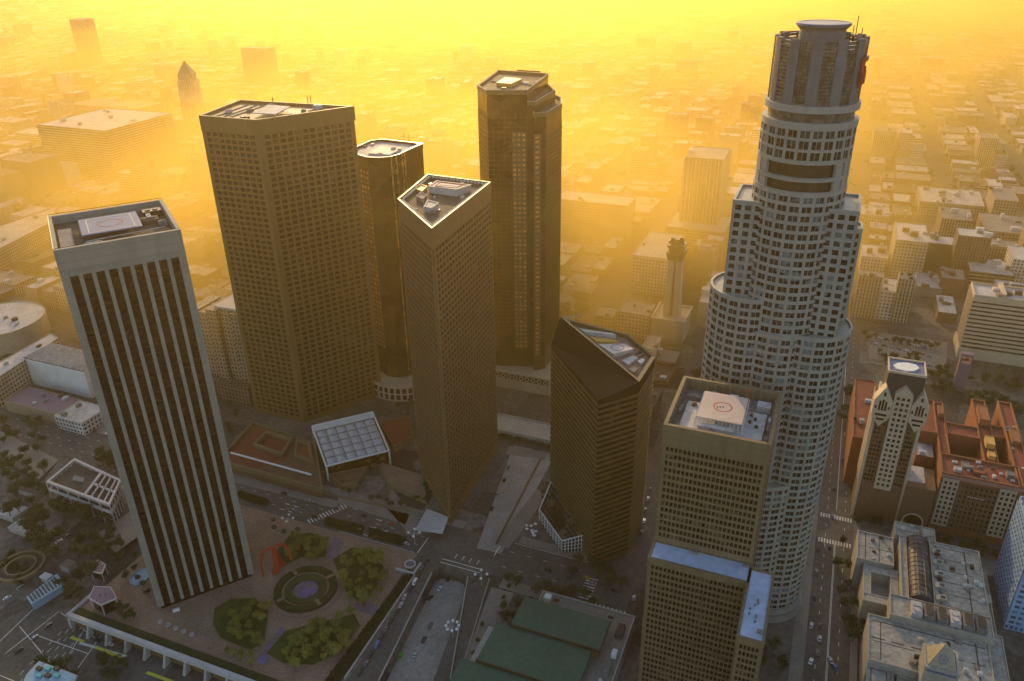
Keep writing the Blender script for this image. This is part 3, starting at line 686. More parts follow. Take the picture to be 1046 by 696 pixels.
# ---- tan slab tower with helipad and lower wings
def tower_slab():
    P = rectVU(-50, -6, 293, 337); zt = 155; c = cen(P); org = (*c, 0); BLOCKED.append(rectVU(-52, 6, 248, 338))
    e = empty('office_tower', org, 'tan slab tower with rooftop helipad and pale blue lower terraces in the foreground', 'skyscraper')
    wall = MB(); wins = []
    wall.prism(P, 0, 150)
    for i in range(4):
        facade(wall, P[i], P[(i+1) % 4], 94 if i == 0 else 3, 145.5, 22, 14 if i == 0 else 39, .28, .38, .55, 1.2, wins)
    facade(wall, P[0], P[1], 145.5, 155.2, 44, 2, .55, .18, .5, 1.2, None)
    wall.ring(inset(P, -.62), inset(P, 1.0), 145.5, 156.0)
    fw_ = rectVU(-50, -6, 281, 292.9); wall.prism(fw_, 0, 90); rw = rectVU(-5.9, 4, 249, 290); wall.prism(rw, 0, 89.8)
    facade(wall, fw_[0], fw_[1], 3, 88, 22, 23, .30, .40, .55, 1.2, wins); facade(wall, fw_[3], fw_[0], 3, 88, 5, 23, .30, .40, .55, 1, wins)
    facade(wall, rw[0], rw[1], 3, 88, 5, 23, .30, .40, .55, 1, wins); facade(wall, rw[1], rw[2], 3, 88, 18, 23, .30, .40, .55, 1, wins); facade(wall, rw[3], rw[0], 3, 88, 18, 23, .30, .40, .55, 1, wins)
    for q in (fw_, rw): wall.ring(inset(q, -.6), inset(q, .5), 88, 91.2)
    wall.build('wall', M['tan'], e, org); put_windows(wins, M['glass_dark'], e, org)
    for q in (fw_, rw):
        t = MB(); t.prism(inset(q, .55), 89.9, 90.7); t.build('terrace_roof', M['roof_blue'], e, org)
    mb = MB()
    for s in range(8):
        x, y = W(-1+random.uniform(-3, 1), 258+random.uniform(0, 14)); mb.prism(ngon((x, y), .5, 6), 90.7, 91.5)
    mb.build('roof_vent', M['roof_mid'], e, org)
    for s, u in ((-31, 291), (-8.5, 291), (2, 254)):
        mb = MB(); mb.prism(rectVU(s-1, s+1, u-.8, u+.8), 90.7, 92); mb.build('rooftop_unit', M['roof_mid'], e, org)
    rf = MB(); rf.prism(inset(P, 1.05), 149, 150.3); rf.build('roof', M['roof_mid'], e, org)
    dk = MB(); dk.prism(rectVU(-45, -10, 297, 322), 150.4, 152.2); dk.build('roof_deck', M['roof_pale'], e, org)
    hp = rectVU(-38.5, -19, 303, 326); helipad(hp, 156.6, mat('pink helipad deck', (.50, .40, .35), .7, .12, .1), e, org, 4.2, M['red'])
    mb = MB(); x, y = cen(hp)
    for k in range(-1, 2): mb.obox((x-1.6+k*1.3, y-1, 156.62), (.5, .2, 0), (.3, 1.8, 0), (0, 0, .04))
    mb.build('painted_mark', M['dark_metal'], e, org)
    fr = MB()
    Q = inset(hp, -.4)
    for i in range(4):
        for k in range(12):
            a = Vector(Q[i]).lerp(Vector(Q[(i+1) % 4]), k/12); fr.beam((a.x, a.y, 152), (a.x, a.y, 155.9), .14)
    fr.build('helipad_frame', M['white'], e, org)
    mb = MB(); mb.prism(rectVU(-37, -22, 299, 302), 152.2, 154.6); mb.build('penthouse', M['roof_pale'], e, org)
    # ribs of the parapet inside, plant boxes
    rb = MB(); I = inset(P, 1.02)
    for i in range(4):
        a, b = Vector(I[i]), Vector(I[(i+1) % 4]); d = (b-a).normalized(); nn = Vector((-d.y, d.x))
        for k in range(1, 12):
            p = a.lerp(b, k/12); rb.obox((*p, 150.3), (d*.5).to_3d(), (nn*.8).to_3d(), (0, 0, 5.2))
    rb.build('parapet_ribs', M['roof_mid'], e, org)
    for v, u, a, b, h, mt in ((-15, 326, 6, 5, 3.2, 'roof_pale'), (-46, 326, 5, 3, 2, 'roof_mid'), (-9, 316, 2.4, 3, 2.4, 'steel'), (-9, 309, 2, 4, 2, 'roof_mid'), (-9.4, 300, 2, 5, 1.6, 'roof_mid'), (-36, 330, 3, 3, 3, 'roof_mid'), (-28, 331, 4, 3, 2.4, 'steel'), (-48, 312, 2, 6, 2, 'roof_mid'), (-43, 318, 2, 3, .8, 'dark_metal'), (-17, 318, 1.2, 1.2, 1, 'dark_metal'), (-15, 315, 1.2, 1.2, 1, 'dark_metal'), (-17, 312, 1.2, 1.2, 1, 'dark_metal'), (-14, 309, 1.4, 1.2, 1, 'dark_metal')):
        mb = MB(); z0 = 152.2 if -45 < v < -10 and u < 321 else 150.3; mb.prism(rectVU(v, v+a, u, u+b), z0, z0+h); mb.prism(ngon(cen(rectVU(v, v+a, u, u+b)), min(a, b)*.3, 8), z0+h, z0+h+.3); mb.build('rooftop_unit', M[mt], e, org)
    x, y = W(-20, 332); mb = MB(); mb.beam((x, y, 150), (x, y, 156.5), .2); mb.prism(ngon((x, y), .8, 8), 156.5, 157.4); mb.build('red_beacon', M['red'], e, org)
tower_slab()

# ---- round pale tower, the tallest
def tower_tall():
    cv, cu = -13, 375; c = W(cv, cu); org = (*c, 0)
    e = empty('office_tower', org, 'tallest pale granite round tower with glass ribbed crown and disk on top', 'skyscraper')
    BLOCKED.append(ngon(c, 40, 16))
    a0 = math.atan2(-CA, -SA)
    wins = []; wall = MB(); N = 24
    def tier(P, z0, z1, nr, ncf, pf=.30, sf=.42, edge=0, mull=0):
        P = ccw(P); n = len(P); wall.prism(P, z0, z1)
        for i in range(n):
            A, B = P[i], P[(i+1) % n]; nc = ncf(math.hypot(A[0]-B[0], A[1]-B[1]))
            facade(wall, A, B, z0, z1-.4, nc, nr, pf, sf, .5, edge, wins, mull)
        wall.ring(inset(P, -.56), inset(P, .6), z1-.4, z1+1.0)
    core = ngon(c, 19.3, N, a0+math.pi/N)
    tier(core, 257.6, 272, 3, lambda L: 1, .24, .26, mull=1)
    tier(ngon(c, 19.6, N, a0+math.pi/N), 176, 243.6, 16, lambda L: 1, .24, .38, mull=1)
    tier(ngon(c, 20.4, N, a0+math.pi/N), 3, 175, 42, lambda L: 1, .24, .38, mull=1)
    # recess with a ledge two thirds up the crown
    rc = MB(); rc.prism(ngon(c, 17.8, N, a0), 244, 258); rc.build('recess_glass', M['dark_metal'], e, org)
    wall.ring(ngon(c, 19.9, N, a0+math.pi/N), ngon(c, 18.0, N, a0+math.pi/N), 249.0, 250.6)
    wall.ring(ngon(c, 19.9, N, a0+math.pi/N), ngon(c, 18.0, N, a0+math.pi/N), 256.4, 257.8)
    for k in (range(N)):
        an = a0+math.pi/N+2*math.pi*k/N; off = abs((an-a0+math.pi) % (2*math.pi)-math.pi)
        if off > .75:
            d = Vector((math.cos(an), math.sin(an))); t = Vector((-d.y, d.x)); p = Vector(c)+d*18.2-t*2
            wall.obox((*p, 243.8), (t*4).to_3d(), (d*1.4).to_3d(), (0, 0, 13.8))
    # wings
    tier([W(cv-26.3, cu-13), W(cv+26.3, cu-13), W(cv+26.3, cu+13), W(cv-26.3, cu+13)], 3, 236, 57, lambda L: max(2, round(L/4.4)), .38, .40)
    tier([W(cv-13, cu-24), W(cv+13, cu-24), W(cv+13, cu+27), W(cv-13, cu+27)][:0] or [W(cv-12, cu+2), W(cv+12, cu+2), W(cv+12, cu+27), W(cv-12, cu+27)], 3, 250, 60, lambda L: max(2, round(L/4.4)), .38, .40)
    tier([W(cv+17, cu+8), W(cv+25, cu+4), W(cv+29.5, cu+7), W(cv+29.5, cu+15), W(cv+24, cu+19), W(cv+17, cu+18)], 3, 222, 54, lambda L: max(1, round(L/4.4)), .38, .40)
    for s, z, r, off in ((-1, 191, 18.6, 15.2), (1, 176, 18.0, 15.2)):
        cc = W(cv+s*off, cu-1); tier(ngon(cc, r, 22, a0+math.pi/22), 3, z, round((z-3)/4.1), lambda L: 1, .24, .38, mull=1)
    cc = W(cv, cu-2); tier(ngon(cc, 24.5, 28, a0), 3, 92, 22, lambda L: 1, .24, .38, mull=1)
    wall.ring(ngon(W(cv+14, cu-1), 20.5, 30), ngon(W(cv+14, cu-1), 17, 30), 5, 8.4); wall.ring(ngon(W(cv+14, cu-1), 21.5, 30), ngon(W(cv+14, cu-1), 17, 30), 0, 4.2)
    # bands below the crown
    wall.ring(ngon(c, 19.9, 48), ngon(c, 18, 48), 270.6, 273.6)
    wall.ring(ngon(c, 19.6, 48), ngon(c, 17, 48), 277.6, 280.4)
    wall.build('wall', M['stone_usb'], e, org); put_windows(wins, M['glass_usb'], e, org)
    g = MB(); g.prism(ngon(c, 17.9, 48), 273, 279); g.build('observation_glass', M['glass_green'], e, org)
    # crown: stone panels and glass ribs
    cr = MB(); cr.prism(ngon(c, 17.4, 48), 279, 302); cr.build('crown_drum', M['dark_metal'], e, org)
    nP = 12
    for k in range(nP):
        an = a0+2*math.pi*k/nP
        pn = MB(); A = [an+(-.5+.27+(.46*j/4))*2*math.pi/nP for j in range(5)]
        for j in range(4):
            o1 = [(c[0]+r*math.cos(t), c[1]+r*math.sin(t)) for r in (18.6, ) for t in (A[j], A[j+1])]; i1 = [(c[0]+17.3*math.cos(t), c[1]+17.3*math.sin(t)) for t in (A[j], A[j+1])]
            pn.face([(*o1[0], 280), (*o1[1], 280), (*o1[1], 306), (*o1[0], 306)]); pn.face([(*o1[0], 306), (*o1[1], 306), (*i1[1], 306), (*i1[0], 306)])
            if j in (0, 3):
                t = 0 if j == 0 else 1; pn.face([(*o1[t], 280), (*i1[t], 280), (*i1[t], 306), (*o1[t], 306)])
        pn.prism([(c[0]+r*math.cos(t), c[1]+r*math.sin(t)) for r, t in ((17.3, A[0]), (17.3, A[4]), (17.0, A[4]), (17.0, A[0]))], 302, 305.9)
        pn.build('crown_panel', M['dark_stone'], e, org)
        gm = MB(); am = an+math.pi/nP
        for sgn in (-1.5, -.5, .5, 1.5):
            t = am+sgn*.07; d = Vector((math.cos(t), math.sin(t))); tt = Vector((-d.y, d.x)); p = Vector(c)+d*17.5-tt*.55
            for zz in range(17): gm.obox((*p, 280.5+zz*1.48), (tt*1.1).to_3d(), (d*.7).to_3d(), (0, 0, 1.15))
        gm.build('crown_glass_rib', M['glass_green'], e, org)
    rf = MB(); rf.ring(ngon(c, 17.3, 48), ngon(c, 8, 48), 298, 302.1); rf.build('roof', M['roof_dark'], e, org)
    hub = MB(); P8, P11 = ngon(c, 9.2, 40), ngon(c, 11.0, 40)
    hub.prism(P8, 301, 308.4, 1); hub.taper(P8, 308.4, P11, 310.2, 1, False); hub.prism(P11, 310.2, 310.9, 0); hub.build('top_disk', [mat('smooth grey disk', (.13, .155, .20), .5, .2, .1), M['dark_stone']], e, org)
    d = ngon(c, 10.6, 40); m2 = MB(); m2.ring(d, inset(d, .5), 310.9, 311.1); m2.build('disk_rim', M['pad'], e, org)
    for k in range(26):
        an = random.uniform(0, 6.28); r = random.uniform(11, 15.5); x, y = c[0]+r*math.cos(an), c[1]+r*math.sin(an)
        h = random.uniform(1, 3.2); s = random.uniform(.5, 1.4); mb = MB(); mb.prism(ngon((x, y), s, 4, an), 302, 302+h); mb.build('rooftop_unit', random.choice([M['roof_mid'], M['dark_metal'], M['steel']]), e, org)
    for px, h in ((874, 9), (871, 5), (880, 4)):
        x, y = G(px, 36, 303); mb = MB(); mb.beam((x, y, 302), (x, y, 302+h), .22); mb.build('antenna', M['dark_metal'], e, org)
    x, y = G(808, 33, 303); mb = MB(); mb.obox((x-5, y-1, 302), (11, 1, 0), (0, 1.2, 0), (0, 0, 1.6)); mb.build('window_washing_rig', M['red_roof'], e, org)
    # curved red sign on the right of the crown
    sg = MB(); base_an = math.atan2(-.50, .86)
    for k in range(10):
        t0, t1 = base_an-.36+k*.05, base_an-.36+(k+1)*.05
        zt, zb = (298.8, 297.0 if k > 2 else 287.5); q = [(c[0]+19.5*math.cos(t), c[1]+19.5*math.sin(t)) for t in (t0, t1)]; qi = [(c[0]+18.8*math.cos(t), c[1]+18.8*math.sin(t)) for t in (t0, t1)]
        sg.prism([q[0], q[1], qi[1], qi[0]], zb, zt, bottom=True)
        if k in (0, 1, 2, 3, 5, 6, 7, 8): sg.prism([q[0], q[1], qi[1], qi[0]], 288, 293.0 if k != 5 else 295, bottom=True)
    sg.build('red_sign', M['red_sign'], e, org)
tower_tall()

# ------------------------------------------------------------------ other landmark buildings
def bld(P, z, col, style, roof, label, name='office_block', cat='building', units=3, group=None, zb=0, seed=None, units_big=1.2, block=True):
    P = ccw(P); c = cen(P); org = (*c, 0)
    if block: BLOCKED.append(P)
    e = empty(name, org, label, cat, group)
    wm = WM[col, style] if isinstance(col, str) else col
    mb = MB(); mb.prism(P, zb, z); 
    I = inset(P, .5)
    mb.ring(P, I, z-.01, z+.9, 1); mb.build('wall', [wm, WM[col, 3] if isinstance(col, str) else col], e, org)
    rf = MB(); rf.prism(inset(P, .52), z+.05, z+.25); rf.build('roof', M[roof], e, org)
    if units: hvac(e, org, P, z+.25, units, seed if seed is not None else int(c[0]*7+c[1]), units_big)
    return e, org
def fromroof(pts, z):
    q = [VU(*G(a, b, z)) for a, b in pts]; vs_ = [k[0] for k in q]; us = [k[1] for k in q]
    return rectVU(min(vs_), max(vs_), min(us), max(us))

# cream and brown tower with gabled arms and yellow lit flank
def gable_tower():
    c = W(60, 480); org = (*c, 0); e = empty('gabled_tower', org, 'cream and brown tower with gabled shoulders and dark hipped roof beside the hotel', 'tower')
    v0, v1, u0, u1 = 47, 74, 468, 492; BLOCKED.append(rectVU(44, 92, 464, 494))
    wall = MB(); wall.prism(rectVU(v0, v1, u0, u1), 0, 86); wins = []
    wall.build('brick_body', M['brick_brown'], e, org)
    cr = MB()
    # pale corner quoins and centre bay
    for a, b in ((v0-.3, v0+1.3), (v1-1.3, v1+.3)): cr.prism(rectVU(a, b, u0-.3, u0+1.3), 0, 76)
    A, B = W(v0+9, u0-1.6), W(v1-8, u0-1.6); cr.prism(rectVU(v0+9, v1-8, u0-1.6, u0+2), 26, 96)
    facade(cr, A, B, 28, 95, 3, 18, .42, .45, .35, .8, wins)
    cr.taper(rectVU(v0+9, v1-8, u0-1.6, u0+2), 96, [W(v0+14, u0-1.6), W(v0+14, u0-1.6), W(v0+14, u0+4), W(v0+14, u0+4)], 101, 0)
    for s0, s1 in ((v0+1.4, v0+8.6), (v1-7.6, v1-1.4)):
        for j in range(14):
            for k in range(3):
                s = s0+.8+k*(s1-s0-1.2)/3; z = 30+j*3.2; p, q = W(s, u0-.08), W(s+1.3, u0-.08); wins.append(((*p, z), (*q, z), (*q, z+1.9), (*p, z+1.9), (-SA, -CA)))
    # arms
    for s0, s1, sg in ((v0-1.6, v0+8.8, -1), (v1-7.8, v1+1.6, 1)):
        m_ = (s0+s1)/2; f_ = u0-2.2
        prof = [(s0, 79), (m_, 72), (s1, 79), (s1, 90), (m_, 100), (s0, 90)]
        fr = [(*W(s, f_), z) for s, z in prof]; bk = [(*W(s, f_+8), z) for s, z in prof]
        cr.face(fr); 
        for i in range(6): j = (i+1) % 6; cr.face([fr[i], fr[j], bk[j], bk[i]])
        for k, (s, z, w_, h) in enumerate(((m_-2.2, 83.5, 1.1, 6.5), (m_-.55, 83.5, 1.1, 7.5), (m_+1.1, 83.5, 1.1, 6.5), (m_-.6, 93.5, 1.2, 2.6), (m_-3.2, 79.6, 6.4, 1.5), (m_-2.2, 76.6, 4.4, 1.4), (m_-4.2, 84.5, 1, 2), (m_+3.2, 84.5, 1, 2))):
            p, q = W(s, f_-.06), W(s+w_, f_-.06); wins.append(((*p, z), (*q, z), (*q, z+h), (*p, z+h), (-SA, -CA)))
    # left flank
    facade(cr, W(v0-.1, u1), W(v0-.1, u0), 24, 86, 5, 17, .4, .45, .4, 1.5, wins)
    cr.prism(rectVU(v0+1.5, v1-1.5, u0+1, u1-1), 86, 90)
    cr.prism(rectVU(50.5, 70.5, 471.5, 489.5), 90, 107)
    cr.build('pale_stone', M['limestone'], e, org); put_windows(wins, M['glass_dark'], e, org)
    hip = MB(); lo = rectVU(v0+3, v1-3, u0+.5, u1-1); hi = rectVU(50.4, 70.6, 471.4, 489.6); hip.taper(lo, 89, hi, 107.2, 0)
    hip.build('hipped_roof', M['slate'], e, org)
    rr = MB(); rr.ring(rectVU(50, 71, 471, 490), rectVU(50.8, 70.2, 471.8, 489.2), 107.1, 108.6); rr.build('roof_rim', M['limestone'], e, org)
    rf = MB(); rf.prism(rectVU(50.9, 70.1, 471.9, 489.1), 107.2, 107.6); rf.build('roof', M['pad_blue'], e, org)
    q = ngon(W(60, 480), 7.5, 8, .4, 5.5); mb = MB(); mb.prism(q, 107.6, 108.4); mb.build('helipad', M['white'], e, org)
    # podium with an arch
    po = MB(); po.prism(rectVU(74.2, 91, 466, 490), 0, 33); po.build('podium', M['brick_brown'], e, org)
    ar = MB(); cx = 82.5
    for k in range(12):
        a, b = math.pi*k/12, math.pi*(k+1)/12
        f_ = 465.6
        pts = [(*W(cx+r*math.cos(t), f_), 7+r*math.sin(t)) for r, t in ((6.4, a), (6.4, b), (5.3, b), (5.3, a))]; ar.face(pts)
        bk = [(*W(cx+6.4*math.cos(t), f_+.5), 7+6.4*math.sin(t)) for t in (a, b)]; ar.face([pts[0], pts[1], bk[1], bk[0]])
    for s in (-1, 1): ar.prism(rectVU(cx+s*5.85-.55, cx+s*5.85+.55, 465.6, 466), 0, 7)
    ar.build('arch', M['limestone'], e, org)
    g = MB(); pts = [(*W(cx+5.2*math.cos(math.pi*k/12), 465.85), 7+5.2*math.sin(math.pi*k/12)) for k in range(13)]; g.face([(*W(cx+5.2, 465.85), 0)]+pts+[(*W(cx-5.2, 465.85), 0)])
    g.build('arched_doorway', M['glass_dark'], e, org)
    t = MB(); t.prism(rectVU(75, 85, 472, 489.8), 33, 33.4); t.build('terrace_roof', M['roof_pale'], e, org)
gable_tower()

# red roofed hotel in three wings
def hotel():
    c = W(115, 510); org = (*c, 0); e = empty('hotel_building', org, 'old brick hotel with red roofs, orange lit courts and a cream front', 'hotel')
    BLOCKED.append(rectVU(76, 150, 462, 590)); BLOCKED.append(rectVU(40, 58, 500, 590))
    zt = 44
    Ps = [rectVU(92.2, 136, 470, 492), rectVU(92.3, 98, 492.2, 560), rectVU(118, 126, 492.2, 575), rectVU(134, 142, 470.2, 575), rectVU(98.2, 117.8, 520, 534), rectVU(126.2, 133.8, 528, 542), rectVU(80, 92, 516, 560)]
    wins = []; wall = MB(); roof = MB(); tr = MB()
    for i, P in enumerate(Ps):
        z = zt - (i % 3)*.8; wall.prism(P, 0, z); I = inset(P, .55)
        wall.ring(inset(P, -.3), I, z-.6, z+1.6, 1 if i < 4 else 0); roof.prism(inset(P, .6), z+.02, z+.3)
    fr = MB(); fb = MB()
    facade(fb, W(92.2, 470), W(136, 470), 6, 40, 16, 9, .45, .5, .5, 1, wins); fb.build('brick_front', M['brick_brown'], e, org)
    for s in (92.4, 123.5):
        fr = MB(); fr.prism(rectVU(s+1, s+10, 469.0, 470.1), 6, 42); fr.build('cream_bay', M['limestone'], e, org)
        for k in range(3):
            for j in range(9):
                p, q = W(s+2.2+k*2.8, 468.9), W(s+3.6+k*2.8, 468.9); z = 8+j*3.75; wins.append(((*p, z), (*q, z), (*q, z+2.1), (*p, z+2.1), (-SA, -CA)))
    put_windows(wins, M['glass_dark'], e, org)
    wall.build('wall', [M['terracotta'], M['terracotta']], e, org); roof.build('roof', M['red_roof'], e, org)
    tr.prism(rectVU(91.8, 142.6, 468.6, 470.4), 42.6, 44.4); tr.prism(rectVU(142.1, 143, 468.8, 576), 42.6, 44.3); tr.build('pink_cornice', M['pink_trim'], e, org)
    mb = MB(); mb.prism(rectVU(98.2, 117.8, 492.4, 519.8), 0, 20); mb.build('court_roof', M['slate'], e, org)
    for s in range(8): mb = MB(); mb.obox((*W(109+s*1.2, 469.3), 31), Vector(W(.7, 0)).to_3d(), Vector(W(0, -.2)).to_3d(), (0, 0, 1.0)); mb.build('pale_ornament', M['pad'], e, org)
    for P, z, h, mt in ((rectVU(99, 103, 474, 478), 44, 2.5, 'roof_pale'), (rectVU(120, 124, 497, 503), 44, 2.6, 'copper'), (rectVU(110, 116, 476, 480), 44, 2, 'terracotta'), (rectVU(120, 125, 510, 520), 44, 3.5, 'copper'), (rectVU(128, 132, 478, 483), 44, 3, 'roof_mid'), (rectVU(104, 108, 480, 486), 44, 1.8, 'roof_mid'), (rectVU(136, 141, 520, 536), 44, 3, 'terracotta'), (rectVU(119, 125, 540, 560), 43, 5, 'terracotta'), (rectVU(94, 97, 540, 552), 43, 4, 'terracotta')):
        mb = MB(); mb.prism(P, z, z+h); mb.ring(P, inset(P, .3), z+h, z+h+.3); mb.build('penthouse', M[mt], e, org)
    hvac(e, org, rectVU(96, 134, 472, 490), 44, 12, 4, .8); hvac(e, org, rectVU(135, 141, 480, 570), 43.5, 6, 5, .8)
hotel()
bld(rectVU(41, 55, 503, 588), 38, M['terracotta'], 0, 'red_roof', 'narrow red roofed brick wing just behind the gabled tower', 'brick_block', units=3)
bld(rectVU(80, 91, 498, 515), 36, M['terracotta'], 0, 'roof_pale', 'small brick block with a white roof pad between gabled tower and hotel', 'brick_block', units=1)

# buff stucco civic building with dark glass vault and small pyramid tower
def library():
    c = W(80, 390); org = (*c, 0); e = empty('library_building', org, 'buff stucco civic building with dark glass vault, stepped flat roofs and tiled pyramid tower', 'library')
    BLOCKED.append(rectVU(46, 122, 300, 440))
    wall = MB(); roof = MB(); lines = MB()
    def block(v0, v1, u0, u1, z, par=.9):
        P = rectVU(v0, v1, u0, u1); wall.prism(P, 0, z); wall.ring(P, inset(P, .5), z, z+par); roof.prism(inset(P, .55), z+.01, z+.2)
        return P
    def rl(v0, u0, v1, u1, z, wd=.5):
        a, b = Vector(W(v0, u0)), Vector(W(v1, u1)); d = (b-a).normalized(); nx = Vector((-d.y, d.x))*wd/2; lines.face([(*(a-nx), z), (*(b-nx), z), (*(b+nx), z), (*(a+nx), z)])
    block(48, 67.6, 398.6, 424, 22); rl(49, 411, 67, 411, 22.25); rl(60, 399, 60, 423, 22.25); rl(52.6, 399, 52.6, 423.4, 22.25)
    block(68, 90, 424.3, 437, 25); rl(69, 430, 89, 430, 25.25); rl(82, 425, 82, 436, 25.25)
    wall.prism(rectVU(83, 86, 427, 434), 25.2, 27)
    for a in ((52, 70, 368, 374), (52, 56, 374.1, 392), (66, 70, 374.1, 392), (52, 70, 392.1, 398.3)): block(*a, 20, .5)
    wall.prism(rectVU(56, 66, 374, 392), 0, 12)
    block(70.4, 74, 371, 424, 25)
    block(86, 112, 370, 423.8, 26)
    for k in range(6): rl(88, 372+k*9.6, 107, 372+k*9.6, 26.25)
    for k in range(5): block(88.4, 92, 374.5+k*9.6, 378+k*9.6, 26.3, 1.8)
    for a, b_ in ((95, 103), (98, 110)): rl(a, 356, a, 369, 27.25, .4)
    for k in range(6): rl(56+k*9, 338, 62+k*9, 338, 24.27, .8); rl(70+k*7, 300, 70+k*7, 318, 19.25, .5)
    rl(89.5, 372, 89.5, 421, 26.25); rl(104, 372, 104, 421, 26.25, .7)
    block(112.2, 117, 352, 420, 17)
    P = rectVU(114, 117, 392, 398); wall.prism(P, 17, 19)
    for k in range(5): wall.prism(rectVU(87, 88.4, 374+k*9.6, 377+k*9.6), 26.2, 28)
    block(64, 112, 354, 369.8, 27)
    block(54, 110, 322, 353.8, 24); rl(56, 350, 108, 350, 24.25, .7); rl(60, 324, 60, 350, 24.25); rl(104, 324, 104, 352, 24.25, .7); rl(56, 336, 76, 336, 24.25)
    block(110.2, 119, 318, 368, 18)
    block(53.8, 66, 296, 321.8, 21); rl(56, 298, 56, 320, 21.25); rl(63, 298, 63, 320, 21.25); rl(56, 320, 63, 320, 21.25)
    block(68, 112, 296, 321.8, 19)
    wall.build('wall', M['lib'], e, org); roof.build('roof', mat('pale roof slab', (.31, .30, .265), .8, .4, .1, scale2=.5), e, org); lines.build('roof_seams', M['roof_dark'], e, org)
    va = MB(); n = 10; z0 = 25; fr = MB(); rr = 5.7; cv = 80
    for k in range(n):
        a, b = math.pi*k/n, math.pi*(k+1)/n
        q = [(cv+rr*math.cos(t), z0+rr*.8*math.sin(t)) for t in (a, b)]
        va.face([(*W(q[0][0], 372), q[0][1]), (*W(q[0][0], 423), q[0][1]), (*W(q[1][0], 423), q[1][1]), (*W(q[1][0], 372), q[1][1])])
        if k in (2, 4, 6, 8): fr.beam((*W(q[0][0], 372), q[0][1]+.1), (*W(q[0][0], 423), q[0][1]+.1), .15)
    for u in (372, 423): va.face([(*W(cv+rr*math.cos(math.pi*k/n), u), z0+rr*.8*math.sin(math.pi*k/n)) for k in range(n+1)])
    va.prism(rectVU(74.2, 85.8, 371, 424), 0, 25)
    va.build('glass_vault', M['glass_arch'], e, org)
    for j in range(14):
        u = 373+j*3.8
        for k in range(n):
            a, b = math.pi*k/n, math.pi*(k+1)/n; fr.beam(*[(*W(cv+rr*math.cos(t), u), z0+rr*.8*math.sin(t)+.1) for t in (a, b)], .13)
    fr.build('vault_ribs', M['dark_metal'], e, org)
    # cooling plant row
    for k in range(6):
        v = 74+k*6; mb = MB(); mb.prism(rectVU(v, v+5, 356.5, 366), 27.2, 30); mb.prism(ngon(W(v+2.5, 363), 1.6, 12), 30, 30.8); mb.prism(ngon(W(v+2.5, 359), 1.6, 12), 30, 30.8)
        mb.build('cooling_unit', M['roof_pale'] if k in (0, 3) else M['roof_mid'], e, org)
        if k not in (0, 3):
            mb = MB(); mb.prism(rectVU(v+.8, v+4.2, 357.2, 365.3), 30.81, 30.95); mb.build('dark_grille', M['dark_metal'], e, org)
    hvac(e, org, rectVU(88, 110, 372, 422), 26.2, 16, 21, .7); hvac(e, org, rectVU(56, 108, 326, 350), 24.2, 18, 22, .8); hvac(e, org, rectVU(50, 66, 400, 422), 22.2, 6, 23, .6); hvac(e, org, rectVU(69, 89, 426, 436), 25.2, 6, 24, .6); hvac(e, org, rectVU(70, 110, 298, 320), 19.2, 8, 25, .8)
    # pyramid tower
    px, py = W(84, 322); B = 7.2
    T = rectVU(84-B, 84+B, 322-B, 322+B); tw = MB(); tw.prism(T, 20, 36); tw.ring(inset(T, -.3), inset(T, .8), 36, 37.2)
    for k in range(5): tw.prism(rectVU(81+k*1.3, 81.5+k*1.3, 322-B-.2, 322-B), 26, 34)
    tw.build('tower', M['lib'], e, org)
    pl = MB(); pl.prism(rectVU(84-B+1, 84+B-1, 322-B-.12, 322-B+.3), 34.4, 35.6); pl.build('blue_tile_band', mat('blue tile band', (.10, .14, .25), .6, .4, .8), e, org)
    py_ = MB(); q = rectVU(84-6.2, 84+6.2, 322-6.2, 322+6.2); ap = (*W(84, 322), 47.5)
    for i in range(4): py_.face([(*q[i], 37), (*q[(i+1) % 4], 37), ap])
    py_.build('pyramid_roof', mat('buff tile pyramid', (.36, .31, .22), .6, .35, .6), e, org)
    # sun disk lying on the front slope
    a, b = Vector((*q[0], 37)), Vector((*q[1], 37)); mid = (a+b)/2; tp = Vector(ap); ce = mid.lerp(tp, .36); ex = (b-a).normalized(); ey = (tp-mid).normalized(); nn = ex.cross(ey)
    if nn.z < 0: nn = -nn
    su = MB()
    for r0, r1 in ((1.9, 1.5), (.8, .0)):
        for k in range(20):
            t0, t1 = 2*math.pi*k/20, 2*math.pi*(k+1)/20
            su.face([ce+nn*.08+ex*r*math.cos(t)+ey*r*math.sin(t) for r, t in ((r0, t0), (r0, t1), (r1, t1), (r1, t0))])
    for k in range(16):
        t = 2*math.pi*k/16; su.face([ce+nn*.08+ex*r*math.cos(t+d)+ey*r*math.sin(t+d) for r, d in ((1.9, -.1), (1.9, .1), (2.7, 0))])
    su.build('sun_emblem', mat('blue grey emblem tile', (.16, .19, .22), .5, .3, .8), e, org)
library()

# blue glass building at right edge
e, org = bld(rectVU(127, 165, 396, 440), 58, wallmat('blue grey curtain wall', (.22, .36, .58), 2.4, 3.8, .55, .55, (.04, .08, .14)), 0, 'roof_mid', 'blue tinted office block cut off by right edge beside the buff civic building', 'office_block', units=2)
mb = MB(); wn_ = []
facade(mb, W(126.9, 440), W(126.9, 396), 4, 56, 12, 14, .3, .45, .5, .8, wn_); facade(mb, W(127, 395.9), W(165, 395.9), 4, 56, 10, 14, .3, .45, .5, .8, wn_)
mb.build('blue_frame', mat('blue grey panel', (.27, .40, .60), .4, .15, .05), e, org); put_windows(wn_, M['glass_blue'], e, org, 100)

